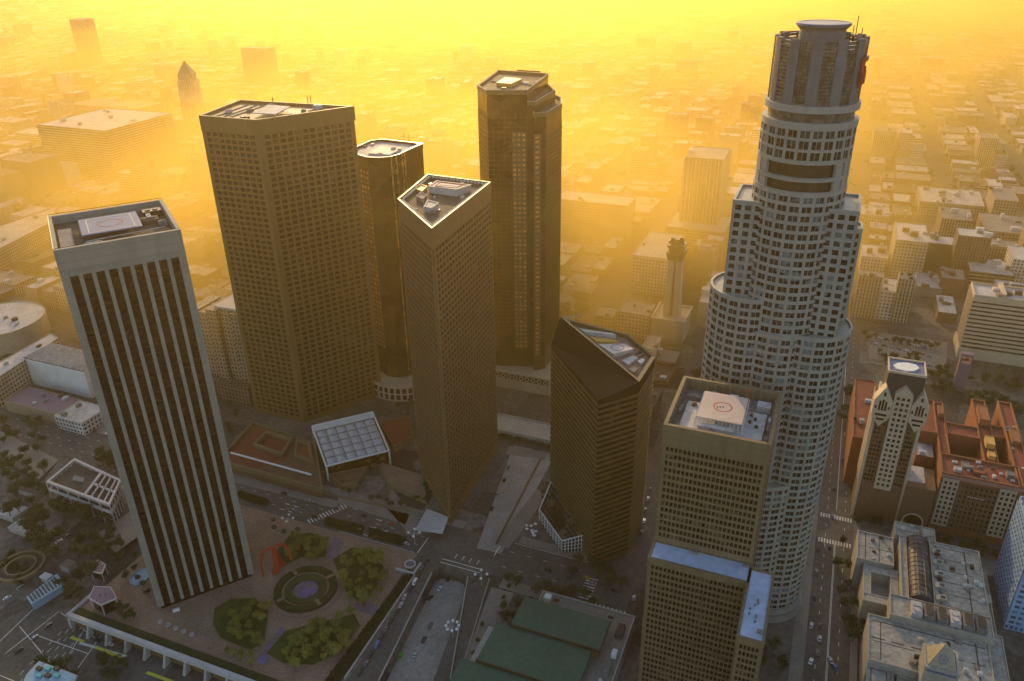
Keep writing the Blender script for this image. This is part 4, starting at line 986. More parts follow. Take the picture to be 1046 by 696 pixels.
# banded white block behind the square
P = rectVU(131, 215, 735, 765); BLOCKED.append(P); c = cen(P); org = (*c, 0)
e = empty('office_block', org, 'wide pale office block with dark horizontal window bands behind the purple bell tower', 'building')
mb = MB(); mb.prism(P, 10, 59); mb.build('core', M['glass_dark'], e, org)
mb = MB(); mb.prism(rectVU(129, 217, 733, 767), 0, 10); mb.ring(inset(P, -.2), inset(P, .8), 56, 61); mb.build('wall', M['limestone'], e, org)
for j in range(12):
    mb = MB(); mb.ring(inset(P, -.7), inset(P, .1), 12+j*3.9, 14.2+j*3.9); mb.build('white_band', M['limestone'], e, org)
mb = MB()
for k in range(9): mb.prism(rectVU(129.9, 130.9, 736+k*3.2, 737+k*3.2), 10, 58)
mb.build('side_fins', M['limestone'], e, org)
mb = MB(); mb.prism(inset(P, .9), 58.5, 59.5); mb.build('roof', M['roof_pale'], e, org)
mb = MB(); mb.prism(rectVU(152, 155, 736, 764), 59.5, 64); mb.build('stair_house', M['limestone'], e, org); hvac(e, org, P, 59.5, 8, 77, 1.8)

# purple bell tower of the square
P = rectVU(121, 130, 668, 673); c = cen(P); org = (*c, 0); BLOCKED.append(P)
e = empty('bell_tower', org, 'slim purple plaster bell tower standing in the square', 'tower')
mb = MB(); mb.prism(P, 0, 26); mb.prism(rectVU(121, 122.2, 668, 673), 26, 33); mb.prism(rectVU(128.8, 130, 668, 673), 26, 33); mb.prism(rectVU(121, 130, 668, 673), 32.0, 34.5); mb.build('shaft', M['purple'], e, org)
mb = MB()
q = [(*W(125.5, 670.5), 29)]; ct = Vector(q[0])
for i in range(6):
    r0, r1 = math.sin(math.pi*i/6)*1.6, math.sin(math.pi*(i+1)/6)*1.6; z0_, z1_ = ct.z+1.6*math.cos(math.pi*i/6), ct.z+1.6*math.cos(math.pi*(i+1)/6)
    mb.taper(ngon(ct.to_2d(), max(r1, .02), 10), z1_, ngon(ct.to_2d(), max(r0, .02), 10), z0_, 0, False)
mb.build('ball', M['red'], e, org)

# microwave relay tower
def relay():
    c = W(-120, 690); org = (*c, 0); BLOCKED.append(rectVU(-142, -102, 660, 715)); e = empty('relay_tower', org, 'slender flared concrete tower with dark microwave dishes on its head platform', 'tower')
    b = MB(); b.prism(rectVU(-135, -105, 672, 708), 0, 22)
    for k in range(5): b.taper(rectVU(-134+k*6.4, -131+k*6.4, 670.8, 672), 2, rectVU(-132.9+k*6.4, -132.1+k*6.4, 671.4, 672), 22, 0)
    b.ring(rectVU(-136, -104, 671, 709), rectVU(-134.5, -105.5, 672.5, 707.5), 22, 24); b.build('base', M['limestone'], e, org)
    for s in (-1, 1):
        mb = MB(); lo = rectVU(-120+s*4.6-3, -120+s*4.6+3, 684, 694); hi = rectVU(-120+s*3.4-2.6, -120+s*3.4+2.6, 683, 695); mb.taper(lo, 22, hi, 82, 0); mb.build('leg', M['limestone'], e, org)
    mb = MB(); mb.prism(rectVU(-121.4, -118.6, 686, 692), 22, 82); mb.build('core', M['granite'], e, org)
    mb = MB(); mb.taper(rectVU(-126.5, -113.5, 682, 696), 78, rectVU(-128, -112, 681, 697), 84, 0); mb.prism(rectVU(-128, -112, 681, 697), 84, 86); mb.prism(rectVU(-126, -114, 682, 696), 86, 91); mb.prism(rectVU(-128, -112, 681, 697), 91, 92.3); mb.build('head', M['granite'], e, org)
    rnd = random.Random(2)
    for k in range(14):
        v, u, z = rnd.uniform(-126.5, -113.5), rnd.uniform(681, 688), rnd.choice((86, 88, 92, 93)); mb = MB()
        p = Vector((*W(v, u), z+1.6)); d = Vector((rnd.uniform(-1, 1), -1, .1)).normalized(); x = d.orthogonal().normalized(); y = d.cross(x); r = rnd.uniform(.8, 1.5)
        ring_ = [p+(x*math.cos(t*.5236)+y*math.sin(t*.5236))*r for t in range(12)]; bk = [q_-d*(1.4) for q_ in ring_]
        mb.face(ring_); mb.face(bk[::-1])
        for i in range(12): mb.face([ring_[i], ring_[(i+1) % 12], bk[(i+1) % 12], bk[i]])
        mb.beam((p.x, p.y, z), p, .3); mb.build('microwave_dish', M['dark_metal'] if k % 3 else M['roof_mid'], e, org)
    for v, u, h in ((-124, 688, 6), (-116, 688, 7), (-120, 690, 4)):
        mb = MB(); mb.prism(rectVU(v-1.6, v+1.6, u-2, u+2), 92.3, 92.3+h); mb.build('horn_antenna', M['dark_metal'], e, org)
relay()

# named background blocks: (roof corners in the photograph, roof height) keep their real footprint and size
bld(rectVU(-322, -226, 930, 968), 44, 'cream', 0, 'roof_pale', 'long cream block glowing in haze just right of the stepped glass tower', units=3)
e, org = bld(fromroof([(700, 161), (741, 161), (738, 152)], 108), 108, 'tan', 2, 'roof_mid', 'tall narrow tower with pale vertical stripes in the haze left of the tallest tower', 'office_tower', 'skyscraper', 2, units_big=2)
q = ccw(fromroof([(700, 161), (741, 161), (738, 152)], 108)); fn = MB()
for i in range(4):
    a, b = Vector(q[i]), Vector(q[(i+1) % 4]); d = (b-a).normalized(); L_ = (b-a).length; nn = Vector((d.y, -d.x))
    for k in range(int(L_/4)+1): fn.obox((*(a+d*(k*L_/int(L_/4)-.5)+nn*.02), 4), (d*1.1).to_3d(), (nn*1.4).to_3d(), (0, 0, 103))
fn.build('pale_fins', M['limestone'], e, org)
e, org = bld(fromroof([(653, 262), (684, 262), (690, 240), (662, 240)], 42), 42, 'white', 0, 'roof_pale', 'white windowed block directly left of the relay tower', units=3)
bld(rectVU(-100, -52, 715, 800), 26, 'cream', 3, 'roof_pale', 'broad low cream roof to the right of the relay tower', units=12, units_big=2.4)
bld(fromroof([(680, 232), (742, 236), (742, 222), (690, 218)], 30), 30, 'tan', 1, 'roof_pale', 'low rimmed podium roof at the foot of the pale striped tower', units=2)
bld(rectVU(-168, -138, 672, 700), 24, 'cream', 0, 'roof_mid', 'small cream windowed block left of the relay tower base', units=3)
bld(rectVU(-190, -172, 668, 690), 18, 'tan', 0, 'roof_mid', 'short tan block behind the sloping crown of the banded tower', units=2)
bld(rectVU(-64, -52, 470, 560), 62, 'cream', 0, 'roof_mid', 'tall cream block squeezed between banded tower and tan slab tower', units=3)
P = rectVU(-62, -46, 372, 440)
mb = MB(); o = None
bld(rectVU(-66, -54, 575, 640), 38, 'tan', 1, 'roof_mid', 'tan banded block in the haze left of the round shoulders of the tallest tower', units=3)
# right side blocks
bld(rectVU(40, 62, 792, 806), 44, 'cream', 2, 'roof_mid', 'left slab of a pair of cream sawtooth apartment slabs', 'apartment_block', 'apartments', 3, 'cream sawtooth apartment slabs')
bld(rectVU(75, 90, 792, 806), 46, 'cream', 2, 'roof_mid', 'right slab of a pair of cream sawtooth apartment slabs', 'apartment_block', 'apartments', 3, 'cream sawtooth apartment slabs')
bld(rectVU(42, 88, 812, 850), 22, 'brown', 0, 'roof_pale', 'low brown connecting block with white roofs behind the paired cream slabs', units=10, units_big=1.8)
bld(rectVU(62, 75, 794, 812), 30, 'white', 0, 'roof_pale', 'white stepped block set between the two cream slabs', units=1)
for pts, z, col, st, rf, lb, un in (
    ([(915, 243), (940, 248), (946, 232), (922, 228)], 46, 'cream', 0, 'roof_pale', 'boxy cream building with square window grid beyond the paired slabs', 3),
    ([(942, 248), (973, 251), (974, 243), (945, 240)], 30, 'brown', 3, 'roof_pale', 'dark fronted block with a bright white roof strip', 4),
    ([(979, 241), (1003, 243), (1010, 236), (985, 234)], 50, 'brown', 2, 'roof_pale', 'dark blank block with golden lit left flank on the far right', 3),
    ([(990, 274), (1030, 282), (1032, 270), (996, 264)], 22, 'tan', 1, 'roof_pale', 'tan banded block just beyond the wide banded office block', 4),
    ([(1006, 234), (1046, 240), (1046, 222), (1012, 219)], 30, 'tan', 0, 'roof_mid', 'tan block with one bright end wall at the right edge', 5),
    ([(1034, 262), (1060, 268), (1060, 256), (1036, 252)], 36, 'white', 0, 'roof_pale', 'narrow white windowed block cut by the right edge', 2),
    ([(876, 219), (908, 221), (908, 212), (878, 210)], 16, 'cream', 0, 'roof_pale', 'long low cream block emerging right of the tallest tower', 5),
    ([(880, 262), (906, 263), (904, 252), (882, 250)], 20, 'white', 0, 'roof_pale', 'white low block with a pale roof right of the tallest tower', 3),
    ([(962, 284), (985, 287), (984, 277), (964, 274)], 21, 'brown', 3, 'roof_mid', 'dark brown block with a pale parapet left of the banded office block', 4),
    ([(958, 318), (978, 322), (972, 303), (956, 301)], 10, 'brown', 3, 'roof_pale', 'low light roofed shed in front of the dark brown block', 3),
    ([(936, 293), (962, 296), (960, 281), (938, 279)], 10, 'grey', 3, 'roof_pale', 'cluster of low white roofs right of the paired cream slabs', 8),
    ([(962, 223), (990, 226), (990, 214), (964, 212)], 34, 'tan', 2, 'roof_mid', 'tan finned block beyond the white roof strip', 3),
    ([(940, 206), (1000, 211), (1000, 196), (946, 192)], 20, 'cream', 0, 'roof_pale', 'broad cream block with a cluttered pale roof on the right', 12),
    ([(1016, 204), (1034, 206), (1034, 193), (1018, 191)], 40, 'tan', 0, 'roof_mid', 'tan tower block behind the clutter of roofs on the far right', 2),
    ([(72, 131), (120, 131), (148, 114), (104, 112)], 82, 'tan', 1, 'roof_pale', 'huge square office block with fine horizontal bands in the left haze', 6),
    ([(92, 108), (140, 112), (150, 104), (96, 101)], 40, 'cream', 2, 'roof_mid', 'cream finned block directly behind the huge banded block', 3),
    ([(37, 177), (66, 171), (62, 165), (40, 168)], 36, 'white', 3, 'roof_pale', 'blank white block lower left of the huge banded block', 1),
    ([(20, 166), (40, 164), (36, 156), (24, 157)], 56, 'brown', 3, 'roof_mid', 'plain brown block behind the blank white block', 1),
    ([(-4, 180), (10, 178), (6, 170), (-6, 170)], 44, 'tan', 3, 'roof_mid', 'plain tan block cut by the left edge', 1)):
    bld(fromroof(pts, z), z, col, st, rf, lb, units=un, units_big=2.0)
for px, py, wv, wu, z, col, st, lb in ((90, 72, 52, 40, 140, 'tan', 2, 'lone far tower faint in the haze at the upper left'), (264, 88, 78, 40, 92, 'tan', 3, 'square faint tower in the haze above the gridded tower'),
        (166, 92, 34, 30, 60, 'cream', 2, 'faint far slab left of the pyramid topped tower'), (181, 92, 14, 30, 56, 'cream', 2, 'slim faint slab next to the pyramid topped tower')):
    x, y = G(px, py); v, u = VU(x, y); bld(rectVU(v-wv/2, v+wv/2, u, u+wu), z, col, st, 'roof_mid', lb, 'office_tower', 'skyscraper', 0)
# pyramid topped far tower
c = G(203, 140); org = (*c, 0); P = [(c[0]+a, c[1]+b) for a, b in ((-17, -17), (17, -17), (17, 17), (-17, 17))]; BLOCKED.append(P)
e = empty('pyramid_tower', org, 'slender far tower with a dark pyramid top left of the gridded tower', 'tower')
mb = MB(); mb.prism(inset(P, -16), 0, 40); mb.taper(P, 40, inset(P, 2), 108, 0); mb.prism(inset(P, 4), 108, 120); mb.build('shaft', WM['cream', 2], e, org)
mb = MB(); q = ccw(inset(P, 5)); mb.taper(q, 120, [tuple(c)]*4, 142, 0, False); mb.build('pyramid_roof', M['tan'], e, org)

# left side, middle distance
bld(rectVU(-625, -551, 402, 432), 24, M['white'], 0, 'roof_mid', 'windowless white box hall with a ribbed roof left of the pale striped tower', 'exhibition_hall', units=0)
mb = MB(); o = COL.objects[-1]
hall = [x for x in COL.objects if x.name.startswith('exhibition_hall')][0]; org = tuple(hall.location)
for k in range(17):
    v = -622+k*4.2; mb = MB(); q = [(*W(v, 403.5), 25), (*W(v+1.4, 403.5), 27), (*W(v+2.8, 403.5), 25)]; r_ = [(*W(v, 431), 25), (*W(v+1.4, 431), 27), (*W(v+2.8, 431), 25)]
    mb.face([q[0], q[1], r_[1], r_[0]]); mb.face([q[1], q[2], r_[2], r_[1]]); mb.face(q); mb.face(r_[::-1]); mb.build('roof_rib', M['roof_pale'], hall, org)
bld(fromroof([(18, 412), (58, 424), (66, 405), (30, 396)], 9), 9, 'tan', 3, 'purple', 'flat mauve roofed low building in front of the ribbed hall', units=5)
bld(fromroof([(68, 424), (84, 433), (96, 415), (82, 410)], 11), 11, 'white', 0, 'roof_pale', 'small white building beside the mauve roofed one', units=2)
bld([G(-10, 376, 24), G(52, 341, 24), G(60, 346, 24), G(-10, 392, 24)], 24, 'cream', 0, 'roof_pale', 'long cream wing with three rows of windows at the left edge', units=2)
bld([G(-30, 268, 26), G(52, 226, 26), G(58, 210, 26), G(-30, 240, 26)], 24, 'cream', 0, 'roof_pale', 'long pale building with rows of short windows left of the pale striped tower', units=5)
P = ngon(G(-4, 325, 22), 42, 30); bld(P, 20, 'cream', 3, 'roof_pale', 'drum shaped building with curved pale rim at the left edge', 'drum_building', units=4)
# sawtooth apartment slab
org = (*W(-438, 470), 0); e = empty('apartment_block', org, 'brown apartment slab with notched vertical strips right of the pale striped tower', 'apartments'); BLOCKED.append(rectVU(-480, -415, 440, 505))
mb = MB(); 
for k in range(5): mb.prism(rectVU(-474+k*12, -464+k*12, 446+(k % 2)*3, 480), 0, 80-(k < 2)*5)
mb.build('wall', WM['tan', 0], e, org)
mb = MB()
for k in range(5): mb.prism(rectVU(-464+k*12+.02, -462+k*12-.02, 449, 478), 0, 76)
mb.build('recess', M['dark_metal'], e, org)
mb = MB(); mb.prism(rectVU(-445, -417, 451, 478), 80.2, 82); mb.build('roof', M['pad'], e, org)
mb = MB(); mb.prism(rectVU(-480, -414, 438, 445.8), 0, 18); mb.build('podium', WM['brown', 0], e, org)
# pale framed low building below left
def framed():
    P = [G(47, 492, 17), G(112, 516, 17), G(124, 490, 17), G(76, 468, 17)]; P = ccw(P); c = cen(P); org = (*c, 0); BLOCKED.append(P)
    e = empty('framed_building', org, 'low white framed building with dark sunken roof and trellis left of the striped tower', 'building')
    mb = MB(); mb.prism(inset(P, 3), 0, 13); mb.build('wall', WM['grey', 1], e, org)
    A = [Vector(p) for p in (G(47, 492, 17), G(112, 516, 17), G(124, 490, 17), G(76, 468, 17))]
    mb = MB(); mb.ring(P, inset(P, 1.6), 15.5, 17); mb.ring(P, inset(P, 1), 9, 11)
    def L4(s, t): return A[0].lerp(A[1], s).lerp(A[3].lerp(A[2], s), t)
    def bar(s0, t0, s1, t1, wd=.6):
        a, b = L4(s0, t0), L4(s1, t1); d = (b-a).normalized(); nx = Vector((-d.y, d.x))*wd; mb.prism([tuple(a-nx), tuple(b-nx), tuple(b+nx), tuple(a+nx)], 15.6, 16.8)
    bar(.6, 0, .6, 1, .9); bar(.6, .5, 1, .5); 
    for s in (.7, .8, .9): bar(s, 0, s, 1, .45)
    for s in (.12, .24, .36, .48): bar(s, 0, s, .06, .4)
    for i in range(4):
        for k in range(6):
            q = A[i].lerp(A[(i+1) % 4], k/6); mb.beam((*q, 0), (*q, 16), .5)
    mb.build('roof_frame', M['pad'], e, org)
    rf = MB(); rf.prism(inset(P, 1.7), 13.1, 14.2); rf.build('roof', M['roof_dark'], e, org)
    q = [L4(.25, .4), L4(.42, .46), L4(.40, .6), L4(.22, .55)]; mb = MB(); mb.prism([tuple(x) for x in ccw([tuple(x) for x in q])], 14.2, 15.2); mb.build('rooftop_unit', M['roof_mid'], e, org)
framed()
# low red court roofs beside the gridded tower
def courts():
    P = [G(222, 470, 9), G(330, 500, 9), G(322, 452, 9), G(258, 430, 9)]; P = ccw(P); c = cen(P); org = (*c, 0); BLOCKED.append(P); BLOCKED.append(rectVU(-420, -255, 366, 450))
    e = empty('low_court_building', org, 'low building with sunken red brown roof courts at the foot of the gridded tower', 'building')
    mb = MB(); mb.prism(inset(P, .6), 0, 6.2); mb.build('wall', M['brick_brown'], e, org)
    mb = MB(); mb.ring(P, inset(P, 1.1), 5, 9)
    for pts in ([(258, 453), (288, 464), (299, 447), (272, 440)], [(300, 464), (320, 472), (316, 452), (302, 448)]):
        q = ccw([G(a, b, 10) for a, b in pts]); mb.ring(q, inset(q, 1.6), 6.2, 10)
    mb.build('parapet', M['tan'], e, org)
    for pts, mt in (([(226, 468), (262, 478), (292, 470), (300, 448), (262, 436)], 'red_roof'), ([(300, 466), (322, 474), (320, 455), (304, 450)], 'terracotta')):
        q = ccw([G(a, b, 6.6) for a, b in pts]); r_ = MB(); r_.prism(q, 6.2, 6.6); r_.build('roof', M[mt], e, org)
    mb = MB(); mb.beam((*G(236, 463, 9), 9.4), (*G(318, 485.5, 9), 9.4), .9); mb.build('white_coping', M['white'], e, org)
courts()
# skylight roof pavilion
def skylight():
    Z = 12; A = [Vector((*G(a, b, Z), Z)) for a, b in ((333.5, 477), (397.5, 461), (381, 425), (319.5, 439.5))]
    c = cen([a.to_2d() for a in A]); org = (*c, 0); e = empty('skylight_pavilion', org, 'tilted white framed square roof of domed skylights before the gridded tower', 'pavilion')
    def P3(s, t, z=0): p = A[0].lerp(A[1], s).lerp(A[3].lerp(A[2], s), t); return (p.x, p.y, Z+z+t*3)
    mb = MB(); 
    for i, (s, t) in enumerate(((0, 0), (1, 0), (1, 1), (0, 1))):
        s2, t2 = ((1, 0), (1, 1), (0, 1), (0, 0))[i]; mb.beam(P3(s, t, .5), P3(s2, t2, .5), .8); mb.beam((*P3(s, t)[:2], 0), P3(s, t), .6)
    mb.obox(P3(0, .86, .2), Vector(P3(1, .86, .2))-Vector(P3(0, .86, .2)), Vector(P3(0, 1, .2))-Vector(P3(0, .86, .2)), (0, 0, .6)); mb.build('white_frame', M['white'], e, org)
    b = MB(); b.face([P3(0, 0), P3(1, 0), P3(1, 1), P3(0, 1)]); 
    for i, (s, t) in enumerate(((0, 0), (1, 0), (1, 1), (0, 1))):
        s2, t2 = ((1, 0), (1, 1), (0, 1), (0, 0))[i]; b.face([(*P3(s*.96+.02, t*.96+.02)[:2], 0), (*P3(s2*.96+.02, t2*.96+.02)[:2], 0), P3(s2*.96+.02, t2*.96+.02), P3(s*.96+.02, t*.96+.02)])
    b.build('wall', M['glass_dark'], e, org)
    for i in range(6):
        for j in range(5):
            s, t, ds, dt = .03+i*.157, .03+j*.166, .15, .155; d = MB(); n = 4
            def q(a, b_): return P3(s+a*ds, t+b_*dt, .1+1.7*math.sin(math.pi*a)*math.sin(math.pi*b_))
            for a in range(n):
                for b_ in range(n): d.face([q(a/n, b_/n), q((a+1)/n, b_/n), q((a+1)/n, (b_+1)/n), q(a/n, (b_+1)/n)])
            d.build('skylight_dome', M['steel'], e, org, smooth=True)
skylight()
# triangular terrace roofs in front of the diamond tower
for pts, z, mt, lb in (([(382, 470), (432, 485), (436, 512), (398, 496)], 3, 'plaza', 'low triangular brown terrace left of the diamond tower'),
                   ([(388, 432), (418, 424), (422, 446), (402, 456)], 6, 'red_roof', 'small red brown roof court left of the diamond tower'),
                   ([(334, 484), (376, 476), (366, 492), (350, 496)], 5, 'brick_brown', 'low brick planter court under the skylight pavilion')):
    P = ccw([G(a, b, z) for a, b in pts]); c = cen(P); org = (*c, 0); e = empty('terrace', org, lb, 'terrace')
    mb = MB(); mb.prism(inset(P, .8), 0, z-.8); mb.build('deck', M[mt], e, org); mb = MB(); mb.ring(P, inset(P, .8), 0, z); mb.build('parapet', M['tan'], e, org)
# street bridge between the diamond tower and the stepped tower
P = [W(-250, 470), W(-140, 470), W(-140, 492), W(-250, 492)]
mb = MB(); mb.prism(P, 4.5, 6); mb.ring(P, inset(P, .6), 6, 7.1)
for k in range(9): mb.prism(rectVU(-246+k*12.5, -244.5+k*12.5, 474, 488), 0, 4.5)
o = mb.build('street_bridge', M['concrete'], None, (*cen(P), 0)); tag(o, 'concrete street bridge crossing behind the diamond tower', 'bridge'); BLOCKED.append(P)
# green roofed building bottom centre
def greenb():
    c = W(-100, 285); org = (*c, 0); e = empty('green_roofed_building', org, 'low pale building with three stepped dark green roof planes at the bottom centre', 'building')
    P = rectVU(-116, -62, 225, 322); BLOCKED.append(P); BLOCKED.append(rectVU(-140, -60, 220, 325))
    w_ = MB(); w_.prism(P, 0, 9); w_.ring(P, inset(P, .7), 9, 10); w_.prism(rectVU(-135, -116.2, 225, 287), 0, 9); w_.build('wall', M['lib'], e, org)
    t = MB(); t.prism(inset(P, .8), 9, 9.3); t.build('terrace_roof', M['pave'], e, org)
    for v0, v1, u0, u1, z in ((-122, -72, 286, 308, 16.5), (-130, -76, 259, 286.5, 15), (-138, -80, 225, 259.5, 13.5)):
        g = MB(); q = rectVU(v0, v1, u0, u1); g.prism(inset(q, 1.2), 9.2, z-1.2, 0); g.taper(ccw(q), z-1.2, ccw(inset(q, .4)), z, 1); g.build('green_roof', [M['granite'], M['green_roof']], e, org)
    rd = MB()
    for v0, v1, u, z in ((-122, -72, 286.4, 16.6), (-130, -76, 259.4, 15.1)): rd.prism(rectVU(v0, v1, u-.5, u+.2), z-1.4, z+.1)
    rd.build('roof_step', M['dark_metal'], e, org)
    for v, u, a, b, h, mt in ((-113, 314, 4, 4, 3.4, 'white'), (-69, 304, 4, 9, 2.0, 'roof_dark'), (-67, 290, 2.6, 4, 3, 'white'), (-76, 316, 3, 1, .8, 'dark_metal'), (-68, 278, 3, 6, 3, 'roof_mid'), (-108, 317, 3, 2, .5, 'red_roof')):
        mb = MB(); mb.prism(rectVU(v, v+a, u, u+b), 9.3, 9.3+h); mb.prism(inset(rectVU(v, v+a, u, u+b), .4), 9.3+h, 9.6+h); mb.build('rooftop_unit', M[mt], e, org)
    mb = MB(); mb.obox((*W(-110.5, 311), 9.4), Vector(W(4, 0)).to_3d(), Vector(W(0, 1.6)).to_3d(), (0, 0, 1.6)); mb.build('red_banner', M['red'], e, org)
    mb = MB()
    for k in range(6): mb.prism(ngon(W(-68, 256+k*3.6), 1, 8), 9.3, 10.6)
    mb.build('vent_row', M['steel'], e, org)
greenb()

# ------------------------------------------------------------------ raised plaza and garden
gpoly = [W(-372, 217), W(-203, 217), W(-203, 322), W(-212, 331), W(-400, 331), W(-400, 217)]
struct('plaza_paving', [W(-365.8, 216.2), W(-203.2, 216.2), W(-203.2, 331.8), W(-365.8, 331.8)], .10, M['plaza'], .1)
cc = W(-251, 281)
def blob(pts): return [W(v, u) for v, u in pts]
beds = [blob([(-297, 292), (-283, 307), (-283, 322), (-318, 322)]), blob([(-297, 288), (-318, 312), (-325, 300), (-302, 278)]),
        blob([(-246, 309), (-240, 304), (-222, 300), (-212, 300), (-212, 322), (-250, 322)]),
        blob([(-235, 262), (-226, 270), (-222, 284), (-211, 284), (-211, 240), (-222, 236), (-236, 244)]),
        blob([(-278, 262), (-240, 256), (-226, 240), (-240, 234), (-282, 234), (-284, 244)]),
        blob([(-296, 262), (-286, 256), (-290, 240), (-300, 236), (-320, 240), (-324, 254), (-312, 264)])]
# beds given directly where the photo shows lawns
bedpx = [[(278, 583), (308, 570), (333, 570), (333, 555), (318, 545), (296, 548), (285, 560)],
         [(340, 572), (360, 560), (385, 565), (392, 580), (385, 600), (370, 618), (352, 603), (346, 585)],
         [(272, 668), (292, 645), (330, 636), (362, 628), (368, 640), (350, 665), (320, 680), (290, 678)],
         [(220, 622), (236, 612), (260, 612), (274, 625), (270, 655), (255, 665), (225, 652), (218, 638)],
         [(262, 575), (282, 552), (296, 542), (310, 538), (330, 542), (310, 560), (290, 570), (268, 590)]]
for i, pts in enumerate(bedpx[:4]):
    P = [G(*q) for q in pts]
    mb = MB(); mb.prism(P, 0, .35); o = mb.build('lawn', M['lawn']); tag(o, kind='structure')
    mb = MB(); mb.ring(inset(P, -.5), P, 0, .6); o = mb.build('kerb', M['tan'], None, (*cen(P), 0)); tag(o, ('low tan kerb round the north lawn bed', 'low tan kerb round the east lawn bed nearest the ramp', 'low tan kerb round the lawn bed nearest the bottom edge', 'low tan kerb round the lawn bed nearest the striped tower')[i], 'kerb')
# paths with violet petals
mb = MB()
for pts in ([(330, 570), (342, 574), (352, 556), (342, 548)], [(366, 612), (392, 622), (388, 632), (360, 622)], [(262, 675), (272, 680), (294, 648), (286, 640)]): sheet([G(*q) for q in pts], .115, mb)
tag(mb.build('garden_path', M['path']), kind='structure')
mb = MB()
for pts in ([(288, 642), (294, 646), (288, 652), (284, 648)], [(278, 656), (282, 660), (268, 679), (262, 676)]): sheet([G(*q) for q in pts], .125, mb)
for k in range(16):
    x, y = G(random.uniform(262, 292), random.uniform(640, 680)); sheet(ngon((x, y), random.uniform(.3, 1), 6), .13+k*.001, mb)
tag(mb.build('petal_carpet', M['petal']), 'violet fallen petals on the garden path', None, None, 'stuff')
del mb.v[:]
# round sunken court: rings of hedge, ledge and floor
org = (*cc, 0)
e = empty('round_court', org, 'round court in the garden with a tan rim, ring hedge and violet grey floor', 'court')
def annulus(r0, r1, z, h, mt, nm, mb=None): mb = MB(); mb.ring(ngon(cc, r0, 56), ngon(cc, r1, 56), z, z+h); return mb.build(nm, mt, e, org)
annulus(21.5, 18.6, .0, .5, M['plaza'], 'outer_walk'); annulus(18.4, 14.2, .1, 1.9, M['hedge'], 'ring_hedge'); annulus(14.0, 12.6, .1, .8, M['tan'], 'bench_wall'); annulus(12.4, 7.6, .1, 1.1, M['leaf_dark'], 'inner_planting')
mb = MB(); mb.prism(ngon(cc, 12.5, 48), .1, .25); mb.build('floor', M['path'], e, org)
mb = MB(); mb.prism(ngon((cc[0]+3, cc[1]-4), 5.5, 20), .25, .3); mb.build('petal_patch', M['petal'], e, org)
for an in (.6, 2.2, 3.8, 5.4):
    mb = MB(); d = Vector((math.cos(an), math.sin(an))); t = Vector((-d.y, d.x)); p = Vector(cc)+d*13
    mb.obox((*(p-t*1), .3), (t*2).to_3d(), (d*5).to_3d(), (0, 0, 2.0)); mb.build('stone_step', M['tan'], e, org)
# red arched sculpture
def sculpture():
    b = Vector((*G(284, 583), .1)); e = empty('sculpture', tuple(b), 'red steel sculpture of tall arching legs on the brown plaza beside the striped tower', 'sculpture')
    X = Vector((.83, .55, 0)); 
    def rib(pts, w_, t_):
        mb = MB()
        n = 14; ps = []
        for k in range(n+1):
            s = k/n; q = sum((Vector(p)*cf for p, cf in zip(pts, ((1-s)**3, 3*s*(1-s)**2, 3*s*s*(1-s), s**3))), Vector()); ps.append(b+X*q.x+Vector((0, 0, q.z))+Vector((-X.y, X.x, 0))*q.y)
        for k in range(n):
            d = (ps[k+1]-ps[k]).normalized(); sd_ = Vector((-X.y, X.x, 0)); up_ = d.cross(sd_).normalized()
            w0 = w_[0]+(w_[1]-w_[0])*k/n; w1 = w_[0]+(w_[1]-w_[0])*(k+1)/n
            A = [ps[k]+up_*w0*a+sd_*t_*c_ for a, c_ in ((-1, -1), (1, -1), (1, 1), (-1, 1))]; B = [ps[k+1]+up_*w1*a+sd_*t_*c_ for a, c_ in ((-1, -1), (1, -1), (1, 1), (-1, 1))]
            for i in range(4): mb.face([A[i], A[(i+1) % 4], B[(i+1) % 4], B[i]])
        mb.build('arch_leg', M['red'], e, tuple(b))
    rib(((-9, 0, 0), (-10, 0, 16), (-6, 0, 21), (0, 0, 18)), (.5, .9), .35); rib(((9, 0, 4), (9, 0, 15), (6, 0, 21), (0, 0, 18)), (.5, .9), .35)
    rib(((-2.2, -2, 0), (1, -1, 8), (-1.5, 0, 13), (0, 0, 18.6)), (2.0, .9), .4); rib(((4, 2, 0), (1, 1, 8), (1.5, 0, 13), (0, 0, 18.6)), (2.0, .9), .4)
sculpture()
# parapet wall on piers at the raised edge
def parapet():
    org = (*W(-300, 217), LOW); e = empty('retaining_parapet', org, 'long pale concrete parapet beam on tall piers along the raised plaza edge', 'wall')
    mb = MB(); mb.prism(rectVU(-368, -203, 213.6, 216.0), -1.6, 1.6); mb.prism([W(-368, 213.6), W(-366.2, 213.6), W(-366.2, 232), W(-368, 232)], LOW, 1.5); mb.build('beam', M['pad'], e, org)
    for k in range(11):
        v = -352+k*14; mb = MB(); mb.taper(rectVU(v-.9, v+.9, 211, 215.6), LOW, rectVU(v-.7, v+.7, 213.7, 215.6), -1.6, 0); mb.build('pier', M['concrete'], e, org)
    mb = MB(); mb.prism(rectVU(-366, -203, 216.05, 216.4), LOW, -.02); mb.build('back_wall', M['granite'], e, org)
    mb = MB(); mb.prism(rectVU(-365, -204, 217, 221), .1, 1.0); mb.build('planting_strip', M['hedge'], e, org)
parapet()
